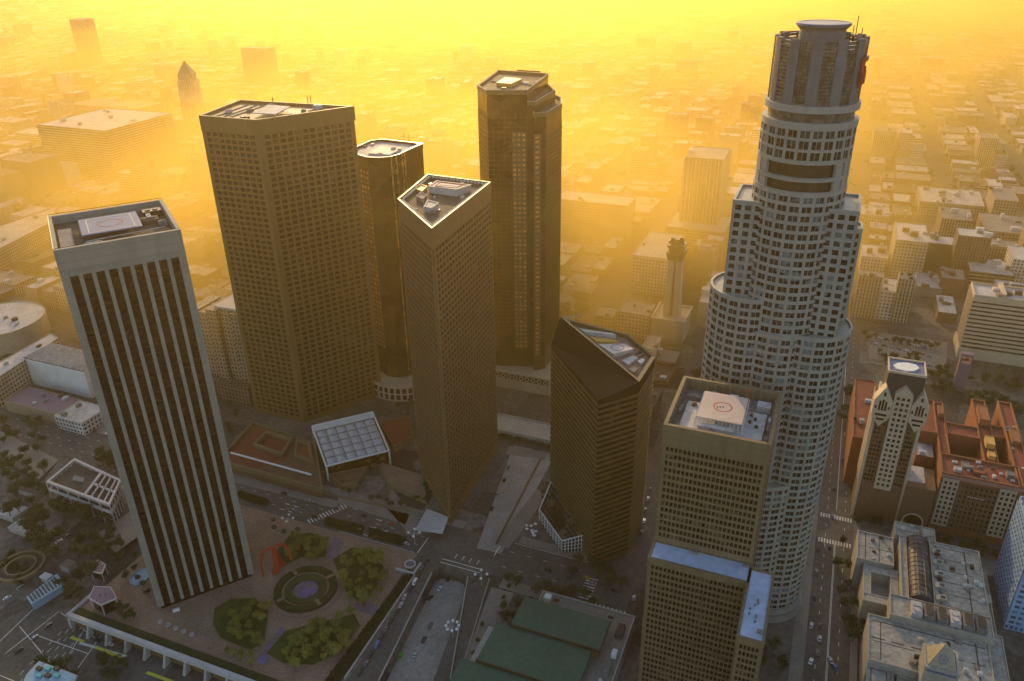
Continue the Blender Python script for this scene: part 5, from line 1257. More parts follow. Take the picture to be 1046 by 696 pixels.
# small pavilions at the plaza corner
for i, (pts, z, lb) in enumerate((([(91, 611), (103, 618), (119, 611), (113, 600), (96, 599)], 9, 'five sided mauve roofed glass pavilion at the plaza corner'), ([(92, 583), (104, 586), (108, 577), (100, 572)], 7, 'smaller mauve roofed pavilion behind the five sided one'))):
    P = ccw([G(a, b, z) for a, b in pts]); c = cen(P); org = (*c, 0); e = empty('pavilion', org, lb, 'pavilion')
    mb = MB(); mb.prism(inset(P, 1.2), 0, z-.8); mb.build('glass_wall', M['glass_dark'], e, org)
    mb = MB(); mb.prism(P, z-.8, z); mb.build('roof', M['purple'], e, org)
    mb = MB(); mb.ring(inset(P, -.15), inset(P, .25), z-.9, z+.15)
    for p in inset(P, .3): mb.beam((*p, 0), (*p, z-.8), .35)
    mb.build('frame', M['pad'], e, org); 
    for k in range(2): mb = MB(); mb.prism(ngon((c[0]+k*3-1.5, c[1]+k), .6, 8), z, z+.8); mb.build('roof_vent', M['roof_mid'], e, org)
# corner monument by the crossing
org = (*G(419, 577), .1); e = empty('corner_fountain', org, 'small round fountain in a pale stone corner frame by the crossing', 'fountain')
mb = MB(); c = (org[0], org[1]); mb.ring(ngon(c, 3.6, 20), ngon(c, 2.8, 20), .1, 1.0); mb.build('basin', M['pad'], e, org)
mb = MB(); mb.prism(ngon(c, 2.7, 20), .1, .4); mb.build('basin_floor', M['path'], e, org)
mb = MB(); mb.prism(rectVU(VU(*c)[0]-6, VU(*c)[0]+6.5, VU(*c)[1]-7.6, VU(*c)[1]-6.3), .1, 1.4); mb.prism(rectVU(VU(*c)[0]+5.5, VU(*c)[0]+6.6, VU(*c)[1]-6.2, VU(*c)[1]+3), .1, 1.4); mb.build('corner_wall', M['pad'], e, org)
# wall of the ramp
for a, b, h, wd, lb, mt in (((441, 586), (387, 696), 1.1, .6, 'pale kerb wall on the left rim of the sunken road', 'concrete'), ((478, 590), (460, 694), 1.1, .6, 'pale kerb wall on the right rim of the sunken road', 'concrete'), ((424, 588), (352, 694), 1.2, .5, 'pale wall between garden hedge and ramp', 'pad'), ((500, 592), (470, 690), .8, .5, 'low kerb wall right of the side road', 'concrete'), ((507, 556), (552, 470), 1.6, .9, 'dark retaining wall along the roadway between the diamond and banded towers', 'granite'), ((250, 487), (420, 524), 1.4, .8, 'long pale wall beside the upper pavement', 'tan')):
    A, B = Vector(G(*a)), Vector(G(*b)); d = (B-A).normalized(); nx = Vector((-d.y, d.x))*wd/2; mb = MB()
    mb.prism(ccw([tuple(A-nx), tuple(B-nx), tuple(B+nx), tuple(A+nx)]), 0, h); o = mb.build('low_wall', M[mt], None, (*((A+B)/2), 0)); tag(o, lb, 'wall')
# clipped hedges
for pts, lb in (([(331, 537), (370, 547), (372, 539), (334, 530)], 'left clipped hedge between garden and street'), ([(376, 549), (410, 558), (415, 551), (378, 541)], 'right clipped hedge between garden and street'),
            ([(240, 507), (268, 517), (276, 513), (246, 503)], 'dark clipped hedge between striped tower and street'), ([(412, 590), (422, 588), (345, 700), (330, 700)], 'long sloping hedge beside the ramp wall')):
    P = [G(*q) for q in pts]; c = cen(P); mb = MB(); n = 0
    Pc = ccw(P); mb.prism(Pc, .1, 1.2)
    rnd = random.Random(len(lb)); xs = [p[0] for p in P]; ys = [p[1] for p in P]
    for _ in range(9000):
        x, y = rnd.uniform(min(xs), max(xs)), rnd.uniform(min(ys), max(ys))
        if not inside((x, y), Pc): continue
        z = rnd.uniform(.9, 2.1); s = rnd.uniform(.3, .6); d1 = Vector((rnd.uniform(-1, 1), rnd.uniform(-1, 1), rnd.uniform(-.4, .4))).normalized()*s; d2 = Vector((rnd.uniform(-1, 1), rnd.uniform(-1, 1), rnd.uniform(.2, .8))).normalized()*s
        p = Vector((x, y, z)); mb.face([p-d1-d2, p+d1-d2, p+d1+d2, p-d1+d2]); n += 1
        if n > 1500: break
    o = mb.build('hedge', M['hedge'], None, (*c, 0)); tag(o, lb, 'hedge')
ORD = ['first', 'second', 'third', 'fourth', 'fifth', 'sixth', 'seventh', 'eighth', 'ninth', 'tenth', 'eleventh', 'twelfth', 'thirteenth', 'fourteenth', 'fifteenth', 'sixteenth', 'seventeenth', 'eighteenth', 'nineteenth', 'twentieth']
ORD += ['twenty-'+q for q in ORD[:9]]+['thirtieth']

# ------------------------------------------------------------------ trees and planting
def leaf_mesh(name, rx, rz, n, s, mt, seed, clumps=7, flat=False):
    rnd = random.Random(seed); mb = MB(); cl = []
    for k in range(clumps):
        a = rnd.uniform(0, 6.28); r = rnd.uniform(.15, .72)*rx; cl.append(Vector((r*math.cos(a), r*math.sin(a), rnd.uniform(-.35, .6)*rz)))
    for i in range(n):
        c = cl[i % clumps]; rr = rx*rnd.uniform(.32, .52)
        d = Vector((rnd.gauss(0, 1), rnd.gauss(0, 1), rnd.gauss(0, .8))).normalized(); p = c+d*rr*rnd.uniform(.55, 1)**.5; p.z *= .85
        n_ = (d+Vector((rnd.uniform(-.7, .7), rnd.uniform(-.7, .7), rnd.uniform(0, .8)))).normalized(); x = n_.orthogonal().normalized(); y = n_.cross(x); a = rnd.uniform(0, 6.28)
        x, y = x*math.cos(a)+y*math.sin(a), y*math.cos(a)-x*math.sin(a); q = s*rnd.uniform(.6, 1.3); mb.face([p-x*q-y*q*.5, p+x*q*.3-y*q*.7, p+x*q+y*q*.4, p-x*q*.2+y*q*.8])
    o = mb.build(name, mt); me = o.data; bpy.data.objects.remove(o); return me
def trunk_mesh(h, r, crown_r, seed):
    rnd = random.Random(seed); mb = MB(); mb.taper(ngon((0, 0), r, 7), 0, ngon((0, 0), r*.6, 7), h, 0)
    for k in range(5):
        a = rnd.uniform(0, 6.28); mb.beam((0, 0, h*rnd.uniform(.6, .95)), (crown_r*.55*math.cos(a), crown_r*.55*math.sin(a), h+crown_r*rnd.uniform(.2, .6)), r*.35)
    o = mb.build('trunk', M['bark']); me = o.data; bpy.data.objects.remove(o); return me
KINDS = {}
for kd, mt, rx in (('light', 'leaf', 3.5), ('dark', 'leaf_dark', 3.7)):
    KINDS[kd] = [(leaf_mesh('crown', rx, rx*.85, 900, .31, M[mt], s, 13), trunk_mesh(3.2, .28, rx, s)) for s in range(5)]
def palm_mesh(seed):
    rnd = random.Random(seed); mb = MB()
    for k in range(18):
        a = 6.283*k/18+rnd.uniform(-.1, .1); d = Vector((math.cos(a), math.sin(a), 0)); t = Vector((-d.y, d.x, 0)); up_ = rnd.uniform(.2, 1.2); prev = Vector((0, 0, 0))
        for s in range(4):
            nx_ = d*((s+1)*.75)+Vector((0, 0, up_*(s+1)*.5-.16*(s+1)**2)); w_ = .35*(1-s/4.5); mb.face([prev-t*w_, prev+t*w_, nx_+t*w_*.7, nx_-t*w_*.7]); prev = nx_
    o = mb.build('crown', M['palm']); me = o.data; bpy.data.objects.remove(o); return me
PALM = [palm_mesh(s) for s in range(2)]
def tree(x, y, z, kd, s, label, group, rnd):
    nm = {'light': 'leafy_tree', 'dark': 'dark_tree', 'palm': 'palm_tree'}[kd]
    e = empty(nm, (x, y, z), label, 'palm' if kd == 'palm' else 'tree', group, rnd.uniform(0, 6.28)); e.scale = (s, s, s*rnd.uniform(.9, 1.15))
    if kd == 'palm':
        me = rnd.choice(PALM); h = 9
        if 'palmtrunk' not in KINDS:
            mb = MB(); mb.taper(ngon((0, 0), .28, 7), 0, ngon((0, 0), .2, 7), 9, 0); o = mb.build('trunk', M['bark']); KINDS['palmtrunk'] = o.data; bpy.data.objects.remove(o)
        c = bpy.data.objects.new('crown', me); c.location.z = h; t = bpy.data.objects.new('trunk', KINDS['palmtrunk'])
    else:
        cm, tm = rnd.choice(KINDS[kd]); c = bpy.data.objects.new('crown', cm); c.location.z = 5.2; t = bpy.data.objects.new('trunk', tm)
    for o in (c, t): COL.objects.link(o); o.parent = e
def grove(poly, n, kd, s0, s1, label, group, seed, z=0, mind=4.0, crown=True):
    rnd = random.Random(seed); P = [G(a, b, z+(5 if crown else 0)) for a, b in poly]; P = ccw(P); xs = [p[0] for p in P]; ys = [p[1] for p in P]; got = []
    for _ in range(6000):
        if len(got) >= n: break
        x, y = rnd.uniform(min(xs), max(xs)), rnd.uniform(min(ys), max(ys))
        if inside((x, y), P) and all((x-a)**2+(y-b)**2 > mind**2 for a, b in got): got.append((x, y))
    got.sort(key=lambda q: PX(q[0], q[1], z)[0])
    for i, (x, y) in enumerate(got): tree(x, y, z, kd, rnd.uniform(s0, s1), label+', %s from left' % ORD[i], group, rnd)
grove([(290, 562), (300, 545), (318, 540), (338, 548), (336, 560), (312, 572), (292, 575)], 15, 'light', .6, 1.15, 'light green tree in the garden bed nearest the street and red sculpture', 'trees of the bed nearest the sculpture', 1, mind=3.5)
grove([(350, 572), (362, 556), (384, 562), (396, 580), (388, 604), (362, 618), (350, 595)], 26, 'light', .6, 1.2, 'light green tree in the garden bed right of the round court', 'trees of the bed right of the court', 2, mind=3.5)
grove([(280, 668), (298, 645), (325, 636), (358, 622), (366, 632), (350, 662), (320, 676), (290, 678)], 29, 'light', .6, 1.15, 'light green tree in the garden bed below the round court', 'trees of the bed below the court', 3, mind=3.5)
grove([(236, 625), (256, 612), (272, 618), (272, 645), (262, 658), (240, 648)], 14, 'light', .6, 1.15, 'light green tree in the garden bed left of the round court', 'trees of the bed left of the court', 4, mind=3.5)
grove([(232, 655), (262, 664), (258, 676), (226, 664)], 6, 'light', .5, .7, 'small light green tree in the planter row along the plaza edge', 'small planter trees', 5, mind=3)
grove([(40, 505), (100, 520), (128, 545), (120, 575), (80, 590), (40, 570), (25, 540)], 30, 'dark', 1.1, 1.7, 'dark tree in the grove left of the striped tower', 'dark grove trees', 6, mind=4.5)
grove([(78, 455), (120, 468), (125, 480), (100, 468)], 6, 'dark', 1.2, 1.5, 'dark tree behind the low white framed building', 'trees behind the framed building', 7, mind=5)
grove([(140, 560), (152, 612), (135, 612), (118, 585), (112, 560)], 10, 'dark', .6, .9, 'small shrubby tree between pavilions and striped tower', 'shrubby trees by the pavilions', 8, mind=3.5)
grove([(590, 568), (640, 580), (636, 596), (585, 582)], 9, 'dark', .9, 1.2, 'dark tree at the foot of the banded tower', 'trees at the banded tower foot', 9, mind=4)
grove([(518, 585), (620, 610), (618, 618), (514, 594)], 9, 'dark', .8, 1.1, 'dark street tree between road and green roofed building', 'street trees by the green roofed building', 10, mind=6)
grove([(512, 612), (540, 608), (530, 640), (516, 650)], 6, 'dark', .6, .9, 'dark tree left of the green roofed building', 'trees left of the green roofed building', 11, mind=4)
grove([(812, 560), (824, 560), (818, 600), (806, 600)], 3, 'dark', .9, 1.1, 'dark street tree at the right foot of the tallest tower', 'trees at the tallest tower foot', 12, mind=6)
grove([(778, 655), (800, 655), (800, 680), (775, 680)], 4, 'dark', .8, 1.1, 'yellow green tree below the base of the tallest tower', 'trees below the tallest tower', 13, mind=5)
grove([(856, 545), (866, 545), (872, 640), (858, 640)], 7, 'dark', .7, 1, 'dark street tree on the pavement left of the buff civic building', 'street trees left of the civic building', 14, mind=6)
grove([(870, 612), (888, 612), (888, 650), (868, 650)], 9, 'dark', .8, 1.1, 'dark tree in the sunken court left of the buff civic building', 'court trees of the civic building', 15, mind=4)
grove([(862, 395), (878, 395), (872, 440), (858, 440)], 6, 'dark', 1.1, 1.5, 'large dark tree left of the gabled tower', 'large trees left of the gabled tower', 16, mind=6)
grove([(880, 522), (908, 528), (904, 534), (876, 530)], 5, 'dark', .6, .8, 'small dark tree in front of the gabled tower', 'trees in front of the gabled tower', 17, mind=3.5)
grove([(945, 545), (1030, 560), (1026, 570), (945, 556)], 12, 'dark', .8, 1.1, 'dark street tree in front of the hotel', 'street trees in front of the hotel', 18, mind=5)
grove([(995, 380), (1046, 390), (1046, 398), (990, 388)], 9, 'dark', .8, 1.1, 'dark tree in the row at the foot of the wide banded block', 'trees below the banded block', 19, mind=6)
grove([(995, 398), (1046, 410), (1040, 425), (990, 405)], 16, 'dark', .8, 1.2, 'dark tree in the square right of the purple bell tower', 'trees right of the bell tower', 20, mind=5)
grove([(945, 368), (978, 372), (976, 400), (945, 395)], 14, 'dark', .7, 1.1, 'dark tree in the square left of the purple bell tower', 'trees left of the bell tower', 21, mind=5)
grove([(578, 305), (598, 305), (600, 320), (575, 322)], 6, 'dark', 1.5, 2.0, 'large round tree in the haze behind the sloping crown', 'trees behind the sloping crown', 22, mind=7)
grove([(425, 480), (445, 500), (440, 530), (425, 515)], 5, 'dark', .5, .7, 'small tree on the terrace left of the diamond tower', 'terrace trees by the diamond tower', 23, mind=4)
grove([(345, 490), (410, 510), (410, 516), (345, 496)], 9, 'dark', .5, .8, 'small street tree along the pavement above the street', 'small street trees above the street', 24, mind=5)
grove([(10, 565), (30, 580), (20, 600), (0, 590)], 5, 'dark', .8, 1.1, 'dark tree beside the pale blue roof at left edge', 'trees at the left edge', 25, mind=4, z=LOW)
grove([(0, 430), (40, 420), (60, 440), (20, 470), (0, 470)], 14, 'dark', .9, 1.3, 'dark tree on the slope at the left edge', 'trees on the left slope', 26, mind=6)
grove([(40, 676), (68, 672), (75, 690), (40, 694)], 6, 'dark', .9, 1.2, 'dark tree at the bottom edge beside the lower road', 'trees at the bottom edge', 27, mind=4, z=LOW)
grove([(100, 668), (130, 676), (130, 692), (100, 690)], 6, 'dark', .8, 1.1, 'dark tree on the low ground under the parapet', 'trees under the parapet', 28, mind=4, z=LOW)

grove([(0, 470), (45, 470), (55, 500), (20, 530), (0, 530)], 18, 'dark', .9, 1.4, 'dark tree on the lower left slope beside the pale sheds', 'trees by the pale sheds', 31, mind=5)
grove([(60, 590), (84, 600), (78, 612), (66, 606)], 6, 'dark', .8, 1.1, 'dark tree left of the small pavilions', 'trees left of the pavilions', 32, mind=4)
grove([(105, 600), (140, 625), (132, 632), (118, 622)], 6, 'dark', .6, .8, 'low bush right of the five sided pavilion', 'bushes right of the pavilion', 33, mind=3)
grove([(895, 355), (940, 362), (938, 372), (893, 366)], 10, 'dark', .7, 1.0, 'dark tree along the lot below the paired cream slabs', 'trees along the lot', 34, mind=5)
grove([(880, 338), (960, 350), (960, 354), (880, 342)], 12, 'dark', .7, 1.0, 'dark street tree between the paired cream slabs and the lot', 'trees between slabs and lot', 35, mind=5)
grove([(560, 475), (580, 470), (560, 500), (546, 520)], 5, 'dark', .5, .7, 'small tree left of the glass atrium', 'trees left of the atrium', 36, mind=4)
grove([(400, 402), (425, 396), (425, 420), (405, 424)], 6, 'dark', .5, .8, 'small tree behind the red brown court left of the diamond tower', 'trees behind the red brown court', 37, mind=4)
grove([(225, 400), (255, 425), (240, 440), (220, 430)], 6, 'dark', .6, .9, 'small tree between striped tower and gridded tower', 'trees between striped and gridded towers', 38, mind=4)
for i, (px, py) in enumerate(((478, 640), (474, 655), (470, 668), (506, 600), (500, 612), (497, 628), (492, 645))):
    rnd = random.Random(40+i); x, y = G(px+14 if i > 2 else px+14, py, 1); tree(x, y, 0, 'dark', .45, 'low shrub beside the side road, %s along the planted strip' % ORD[i], 'shrubs beside the side road', rnd)
for i, (px, py) in enumerate(((1006, 384), (1018, 387), (1028, 390), (1040, 392), (990, 415), (1000, 420))):
    rnd = random.Random(60+i); x, y = G(px, py); tree(x, y, 0, 'palm', 1.2, 'palm near the wide banded block, %s in the row' % ORD[i], 'palms near the banded block', rnd)

# ------------------------------------------------------------------ small things in the streets
def car_proto(kind):
    e = empty('parked_car', (0, 0, -500), None, None)
    prof = [(-2.2, .35), (2.2, .35), (2.25, .75), (1.35, .92), (.75, 1.42), (-1.0, 1.45), (-1.75, .98), (-2.25, .9)]
    if kind == 'van': prof = [(-2.5, .4), (2.5, .4), (2.5, 1.1), (1.9, 1.25), (1.4, 2.1), (-2.4, 2.15), (-2.5, 1.9), (-2.5, .9)]
    mb = MB(); a = [(x, -.88, z) for x, z in prof]; b = [(x, .88, z) for x, z in prof]
    mb.face(a[::-1]) ; mb.face(b)
    for i in range(len(prof)):
        j = (i+1) % len(prof); mb.face([a[i], a[j], b[j], b[i]])
    mb.build('body', M['car_silver'], e)
    g = MB()
    for y in (-.9, .9): g.face([(prof[3][0]-.25, y, .95+(kind == 'van')*.35), (prof[4][0]-.05, y, prof[4][1]-.08), (prof[5][0]+.1, y, prof[5][1]-.1), (prof[6][0]+.3, y, 1.0+(kind == 'van')*.35)])
    for i, j in ((3, 4), (5, 6)):
        p, q = Vector((prof[i][0], 0, prof[i][1])), Vector((prof[j][0], 0, prof[j][1])); n = Vector((q.z-p.z, 0, -(q.x-p.x))).normalized()*.02; n = n if n.z > 0 else -n
        p2, q2 = p.lerp(q, .1)+n, p.lerp(q, .9)+n; g.face([(p2.x, -.75, p2.z), (p2.x, .75, p2.z), (q2.x, .7, q2.z), (q2.x, -.7, q2.z)])
    g.build('glass', M['car_glass'], e)
    for x in (-1.4, 1.4):
        for y in (-.92, .72):
            w_ = MB(); c1 = [(x+.34*math.cos(t*.628), y, .34+.34*math.sin(t*.628)) for t in range(10)]; c2 = [(p[0], y+.2, p[2]) for p in c1]; w_.face(c1); w_.face(c2[::-1])
            for i in range(10): w_.face([c1[i], c1[(i+1) % 10], c2[(i+1) % 10], c2[i]])
            w_.build('wheel', M['tyre'], e)
    return e
PROTO = {'car': car_proto('car'), 'van': car_proto('van')}
BODY = {}
def car(x, y, z, rz, col, label, group=None, kind='car'):
    e = copy_tree(PROTO[kind]); e.location = (x, y, z); e.rotation_euler.z = rz; e['label'] = label; e['category'] = 'car'
    e.name = 'parked_car' if kind == 'car' else 'delivery_van'
    if group: e['group'] = group
    for ch in e.children:
        if ch.name.startswith('body'):
            if (kind, col) not in BODY: d = ch.data.copy(); d.materials[0] = M['car_'+col]; BODY[kind, col] = d
            ch.data = BODY[kind, col]
def carline(a, b, n, cols, where, group=None, z=0, kinds=None, jit=.4):
    A, B = Vector(G(*a, z)), Vector(G(*b, z)); d = B-A; rz = math.atan2(d.y, d.x); rnd = random.Random(n)
    for i in range(n):
        p = A.lerp(B, i/(max(1, n-1))) + Vector((rnd.uniform(-jit, jit), rnd.uniform(-jit, jit))); kd = (kinds or {}).get(i, 'car'); c = cols[i % len(cols)]
        car(p.x, p.y, z+.02, rz+rnd.uniform(-.03, .03), c, '%s %s%s %s' % (c, 'van' if kd == 'van' else 'car', ', '+ORD[i] if n > 1 else '', where), group, kd)
carline((436, 574), (368, 688), 15, ['black', 'grey', 'black', 'white', 'black', 'silver', 'silver', 'black', 'black', 'grey', 'black', 'blue', 'black', 'grey', 'black'], 'from the crossing in the row along the ramp', 'cars on the ramp', kinds={3: 'van', 11: 'van'})
carline((459, 592), (440, 612), 3, ['black', 'white', 'black'], 'in the shaded left lane of the sunken road', 'cars in the sunken road', z=-8)
carline((410, 671), (411, 669), 1, ['green'], 'and only bright green one on the sunken road', z=-8, group=None)
carline((836, 560), (829, 640), 4, ['black', 'grey', 'black', 'silver'], 'down the left lane of the straight street at right', 'cars in the left lane of the right street')
carline((829, 677), (828, 679), 1, ['white'], 'waiting nearest the bottom crosswalk at left')
carline((849, 676), (850, 678), 1, ['silver'], 'waiting second at the bottom crosswalk')
carline((854, 683), (855, 685), 1, ['blue'], 'waiting right at the bottom crosswalk')
carline((852, 500), (848, 560), 3, ['black', 'grey', 'black'], 'heading up past the two crosswalks', 'cars past the two crosswalks')
carline((862, 470), (866, 400), 4, ['black', 'silver', 'grey', 'black'], 'on the street above the two crosswalks', 'cars above the two crosswalks')
carline((838, 474), (838.5, 470), 1, ['white'], 'beside the tallest tower', kinds={0: 'van'})
carline((290, 505), (400, 536), 5, ['black', 'silver', 'grey', 'black', 'red'], 'along the upper street lane', 'cars on the upper street')
carline((560, 583), (628, 604), 4, ['black', 'grey', 'silver', 'black'], 'on the street in front of the banded tower', 'cars before the banded tower')
carline((600, 591.5), (603, 592.5), 1, ['yellow'], 'and only yellow one in front of the banded tower')
carline((503, 520), (520, 478), 4, ['black', 'silver', 'black', 'grey'], 'along the roadway between the diamond and banded towers', 'cars between diamond and banded towers')
carline((655, 545), (664, 500), 5, ['black', 'white', 'grey', 'silver', 'black'], 'in the lane between the banded and slab towers', 'cars between banded and slab towers')
carline((895, 352), (950, 364), 8, ['white', 'black', 'silver', 'grey', 'white', 'black', 'red', 'silver'], 'in the open lot below the paired cream slabs', 'cars in the lot below the slabs')
carline((890, 344), (945, 356), 8, ['silver', 'white', 'black', 'grey', 'silver', 'black', 'white', 'blue'], 'in the back row of the open lot below the slabs', 'cars in the back row of the lot')
carline((8, 612), (14, 609), 1, ['white'], 'on the forecourt at the left edge', z=LOW); carline((22, 602), (27, 598), 1, ['silver'], 'next to the pale blue roof', z=LOW, kinds={0: 'van'})

carline((300, 522), (415, 556), 6, ['silver', 'black', 'grey', 'white', 'black', 'silver'], 'along the lower lane of the upper street', 'cars in the lower lane')
carline((130, 452), (225, 480), 6, ['black', 'grey', 'silver', 'black', 'white', 'grey'], 'on the street behind the striped tower', 'cars behind the striped tower')
carline((10, 418), (110, 444), 9, ['silver', 'black', 'white', 'grey', 'black', 'silver', 'black', 'grey', 'white'], 'on the street at the left edge', 'cars on the left street')
carline((440, 640), (425, 670), 3, ['grey', 'black', 'silver'], 'on the sunken roadway middle', 'cars on the sunken roadway', z=-8)
carline((838, 640), (836, 668), 3, ['black', 'silver', 'grey'], 'queueing before the bottom crosswalk', 'cars queueing at the bottom crosswalk')
carline((842, 440), (858, 380), 5, ['black', 'grey', 'white', 'black', 'silver'], 'on the street right of the tallest tower', 'cars right of the tallest tower')
carline((640, 640), (648, 612), 2, ['black', 'silver'], 'in the lane left of the slab tower foot', 'cars by the slab tower foot')
carline((900, 362), (950, 374), 8, ['silver', 'white', 'black', 'grey', 'silver', 'black', 'white', 'blue'], 'in the front row of the open lot', 'cars in the front row of the lot')
carline((50, 560), (70, 548), 3, ['silver', 'white', 'black'], 'parked among the left grove', 'cars in the left grove')
carline((20, 665), (50, 640), 3, ['black', 'silver', 'grey'], 'on the low junction at the bottom left', 'cars on the low junction', z=LOW)
carline((100, 655), (125, 663), 3, ['black', 'white', 'grey'], 'on the low road under the parapet', 'cars under the parapet', z=LOW)
# white cluster of banners / umbrellas by the atrium and over the side road
def umbrella(x, y, z, s, label, group):
    e = empty('parasol', (x, y, z), label, 'parasol', group); mb = MB(); mb.taper(ngon((x, y), 1.5*s, 8), z+2.2*s, ngon((x, y), .05, 8), z+3.0*s, 0); mb.build('canopy', M['white'], e, (x, y, z)); mb = MB(); mb.beam((x, y, z), (x, y, z+2.4*s), .06); mb.build('pole', M['steel'], e, (x, y, z))
rnd = random.Random(5)
for k in range(9): x, y = G(543+rnd.uniform(-5, 5), 543+rnd.uniform(-7, 7)); umbrella(x, y, .1, .8, 'white parasol left of the atrium, %s in its cluster' % ORD[k], 'parasols left of the atrium')
def lampcluster(px, py, n, label):
    x, y = G(px, py); e = empty('lamp_cluster', (x, y, 0), label, 'street lamp')
    mb = MB(); mb.beam((x, y, 0), (x, y, 9), .15); mb.build('post', M['steel'], e, (x, y, 0))
    for k in range(n):
        a = 6.283*k/n; q = (x+3.5*math.cos(a), y+3.5*math.sin(a)); mb = MB(); mb.beam((x, y, 8.6), (*q, 9.4), .08); mb.build('arm', M['steel'], e, (x, y, 0)); mb = MB(); mb.prism(ngon(q, .8, 10), 9.1, 9.9); mb.build('globe', M['white'], e, (x, y, 0))
lampcluster(463, 652, 8, 'white globed lamp cluster on the rim of the sunken road')
for px, py, lb in ((492, 599, 'globed lamp at the corner of the side road'), (424, 556, 'globed lamp by the hedge corner'), (296, 541, 'lamp by the zebra crossing')): lampcluster(px, py, 4, lb)
# pale planters on the plaza edge
for i in range(5):
    x, y = G(164+i*8, 636+i*3.2); mb = MB(); mb.ring(ngon((x, y), 1.2, 10), ngon((x, y), .8, 10), .1, .9); o = mb.build('planter', M['pad'], None, (x, y, 0)); tag(o, 'round pale planter, %s from the left along the plaza edge' % ORD[i], 'planter', 'round planters by the parapet')
for i in range(4):
    x, y = G((279, 280, 290, 304)[i], (531, 539, 543, 541)[i]); mb = MB(); mb.prism(ngon((x, y), 1.7, 10), .1, .7); o = mb.build('round_planter', M['leaf_dark'], None, (x, y, 0)); tag(o, 'dark round planting, %s from the left behind the red sculpture' % ORD[i], 'planter', 'dark plantings behind the sculpture')
x, y = G(181, 625); mb = MB(); mb.obox((x-2, y-1, .1), (3.4, 1.8, 0), (-.6, 1.1, 0), (0, 0, 1.6)); o = mb.build('white_kiosk', M['white'], None, (x, y, 0)); tag(o, 'small white box at the foot of the striped tower', 'kiosk')
x, y = G(143, 590); mb = MB(); mb.ring(ngon((x, y), 5.5, 24, 0, 7), ngon((x, y), 4.9, 24, 0, 6.4), .1, .8); mb.prism(ngon((x, y), 4.8, 24, 0, 6.3), .1, .3); o = mb.build('oval_pool', M['blue_roof'], None, (x, y, 0)); tag(o, 'pale oval pool left of the striped tower', 'pool')
# lower left: pale blue ribbed roof, turquoise roof, yellow verge
P = [G(27, 610, LOW+6), G(32, 617, LOW+6), G(66, 597, LOW+6), G(58, 586, LOW+6)]; c = cen(P); org = (*c, LOW); e = empty('ribbed_roof_building', org, 'small building with a pale blue ribbed roof on the low ground at left', 'building'); BLOCKED.append(ccw(P))
mb = MB(); mb.prism(inset(P, .6), LOW, LOW+5); mb.build('wall', M['blue_roof'], e, org); mb = MB(); mb.prism(P, LOW+5, LOW+6); mb.build('roof', M['blue_roof'], e, org)
A = [Vector(p) for p in P]
for k in range(9):
    a, b = A[0].lerp(A[3], .15).lerp(A[1].lerp(A[2], .15), .15), 0
    s = .08+k*.1; p, q = A[0].lerp(A[3], s).lerp(A[1].lerp(A[2], s), .12), A[0].lerp(A[3], s).lerp(A[1].lerp(A[2], s), .88); mb = MB(); mb.beam((*p, LOW+6.3), (*q, LOW+6.3), .5); mb.build('roof_slot', M['dark_metal'], e, org)
P = [G(26, 690, LOW+8), G(40, 675, LOW+8), G(80, 690, LOW+8), G(74, 705, LOW+8), G(20, 705, LOW+8)]; c = cen(P); org = (*c, LOW); e = empty('turquoise_roofed_building', org, 'building with a pale blue and turquoise roof cut by the bottom left edge', 'building')
mb = MB(); mb.prism(P, LOW, LOW+8); mb.build('wall', M['roof_mid'], e, org); mb = MB(); mb.prism(inset(P, .5), LOW+8, LOW+8.5); mb.build('roof', M['blue_roof'], e, org)
for k in range(6):
    x, y = G(40+(k % 3)*9, 683+(k//3)*7, LOW+9); mb = MB(); mb.prism(rectVU(VU(x, y)[0]-1.6, VU(x, y)[0]+1.6, VU(x, y)[1]-1.1, VU(x, y)[1]+1.1), LOW+8.5, LOW+9.6); mb.build('turquoise_panel' if k % 2 else 'rooftop_unit', M['cyan_roof'] if k % 2 else M['dark_metal'], e, org)
mb = MB()
for a, b in (((72, 651), (86, 656)), ((98, 661), (124, 672)), ((150, 687), (185, 700))): 
    p, q = Vector(G(*a, LOW)), Vector(G(*b, LOW)); d = (q-p).normalized(); nx = Vector((-d.y, d.x))*.9; mb.face([(*(p-nx), LOW+.05), (*(q-nx), LOW+.05), (*(q+nx), LOW+.05), (*(p+nx), LOW+.05)])
tag(mb.build('road_marking_yellow', M['yellow']), kind='structure')
# low walls and huts on the left slope
for i, (px, py, a, b, h, mt, lb) in enumerate(((22, 535, 16, 9, 3, 'roof_pale', 'pale broken roofed shed on the left slope'), (30, 500, 14, 7, 4, 'roof_mid', 'grey stepped platform on the left slope'), (12, 520, 14, 12, 3, 'steel', 'silvery roofed hut at the left edge'), (68, 573, 7, 6, 4, 'roof_mid', 'small grey hut in the dark grove'), (45, 583, 6, 4, 3, 'white', 'small white hut by the pale blue roof'))):
    x, y = G(px, py); v, u = VU(x, y); z0 = terr(v, u); P = rectVU(v-a/2, v+a/2, u-b/2, u+b/2); org = (x, y, z0); e = empty('hut', org, lb, 'hut')
    mb = MB(); mb.prism(P, z0-1, z0+h); mb.build('wall', M['concrete'], e, org); mb = MB(); mb.prism(inset(P, -.3), z0+h, z0+h+.4)
    for k in range(5): mb.prism(rectVU(v-a/2+k*a/5, v-a/2+k*a/5+a/9, u-b/2, u+b/2), z0+h+.4, z0+h+.8)
    mb.build('roof', M[mt], e, org)


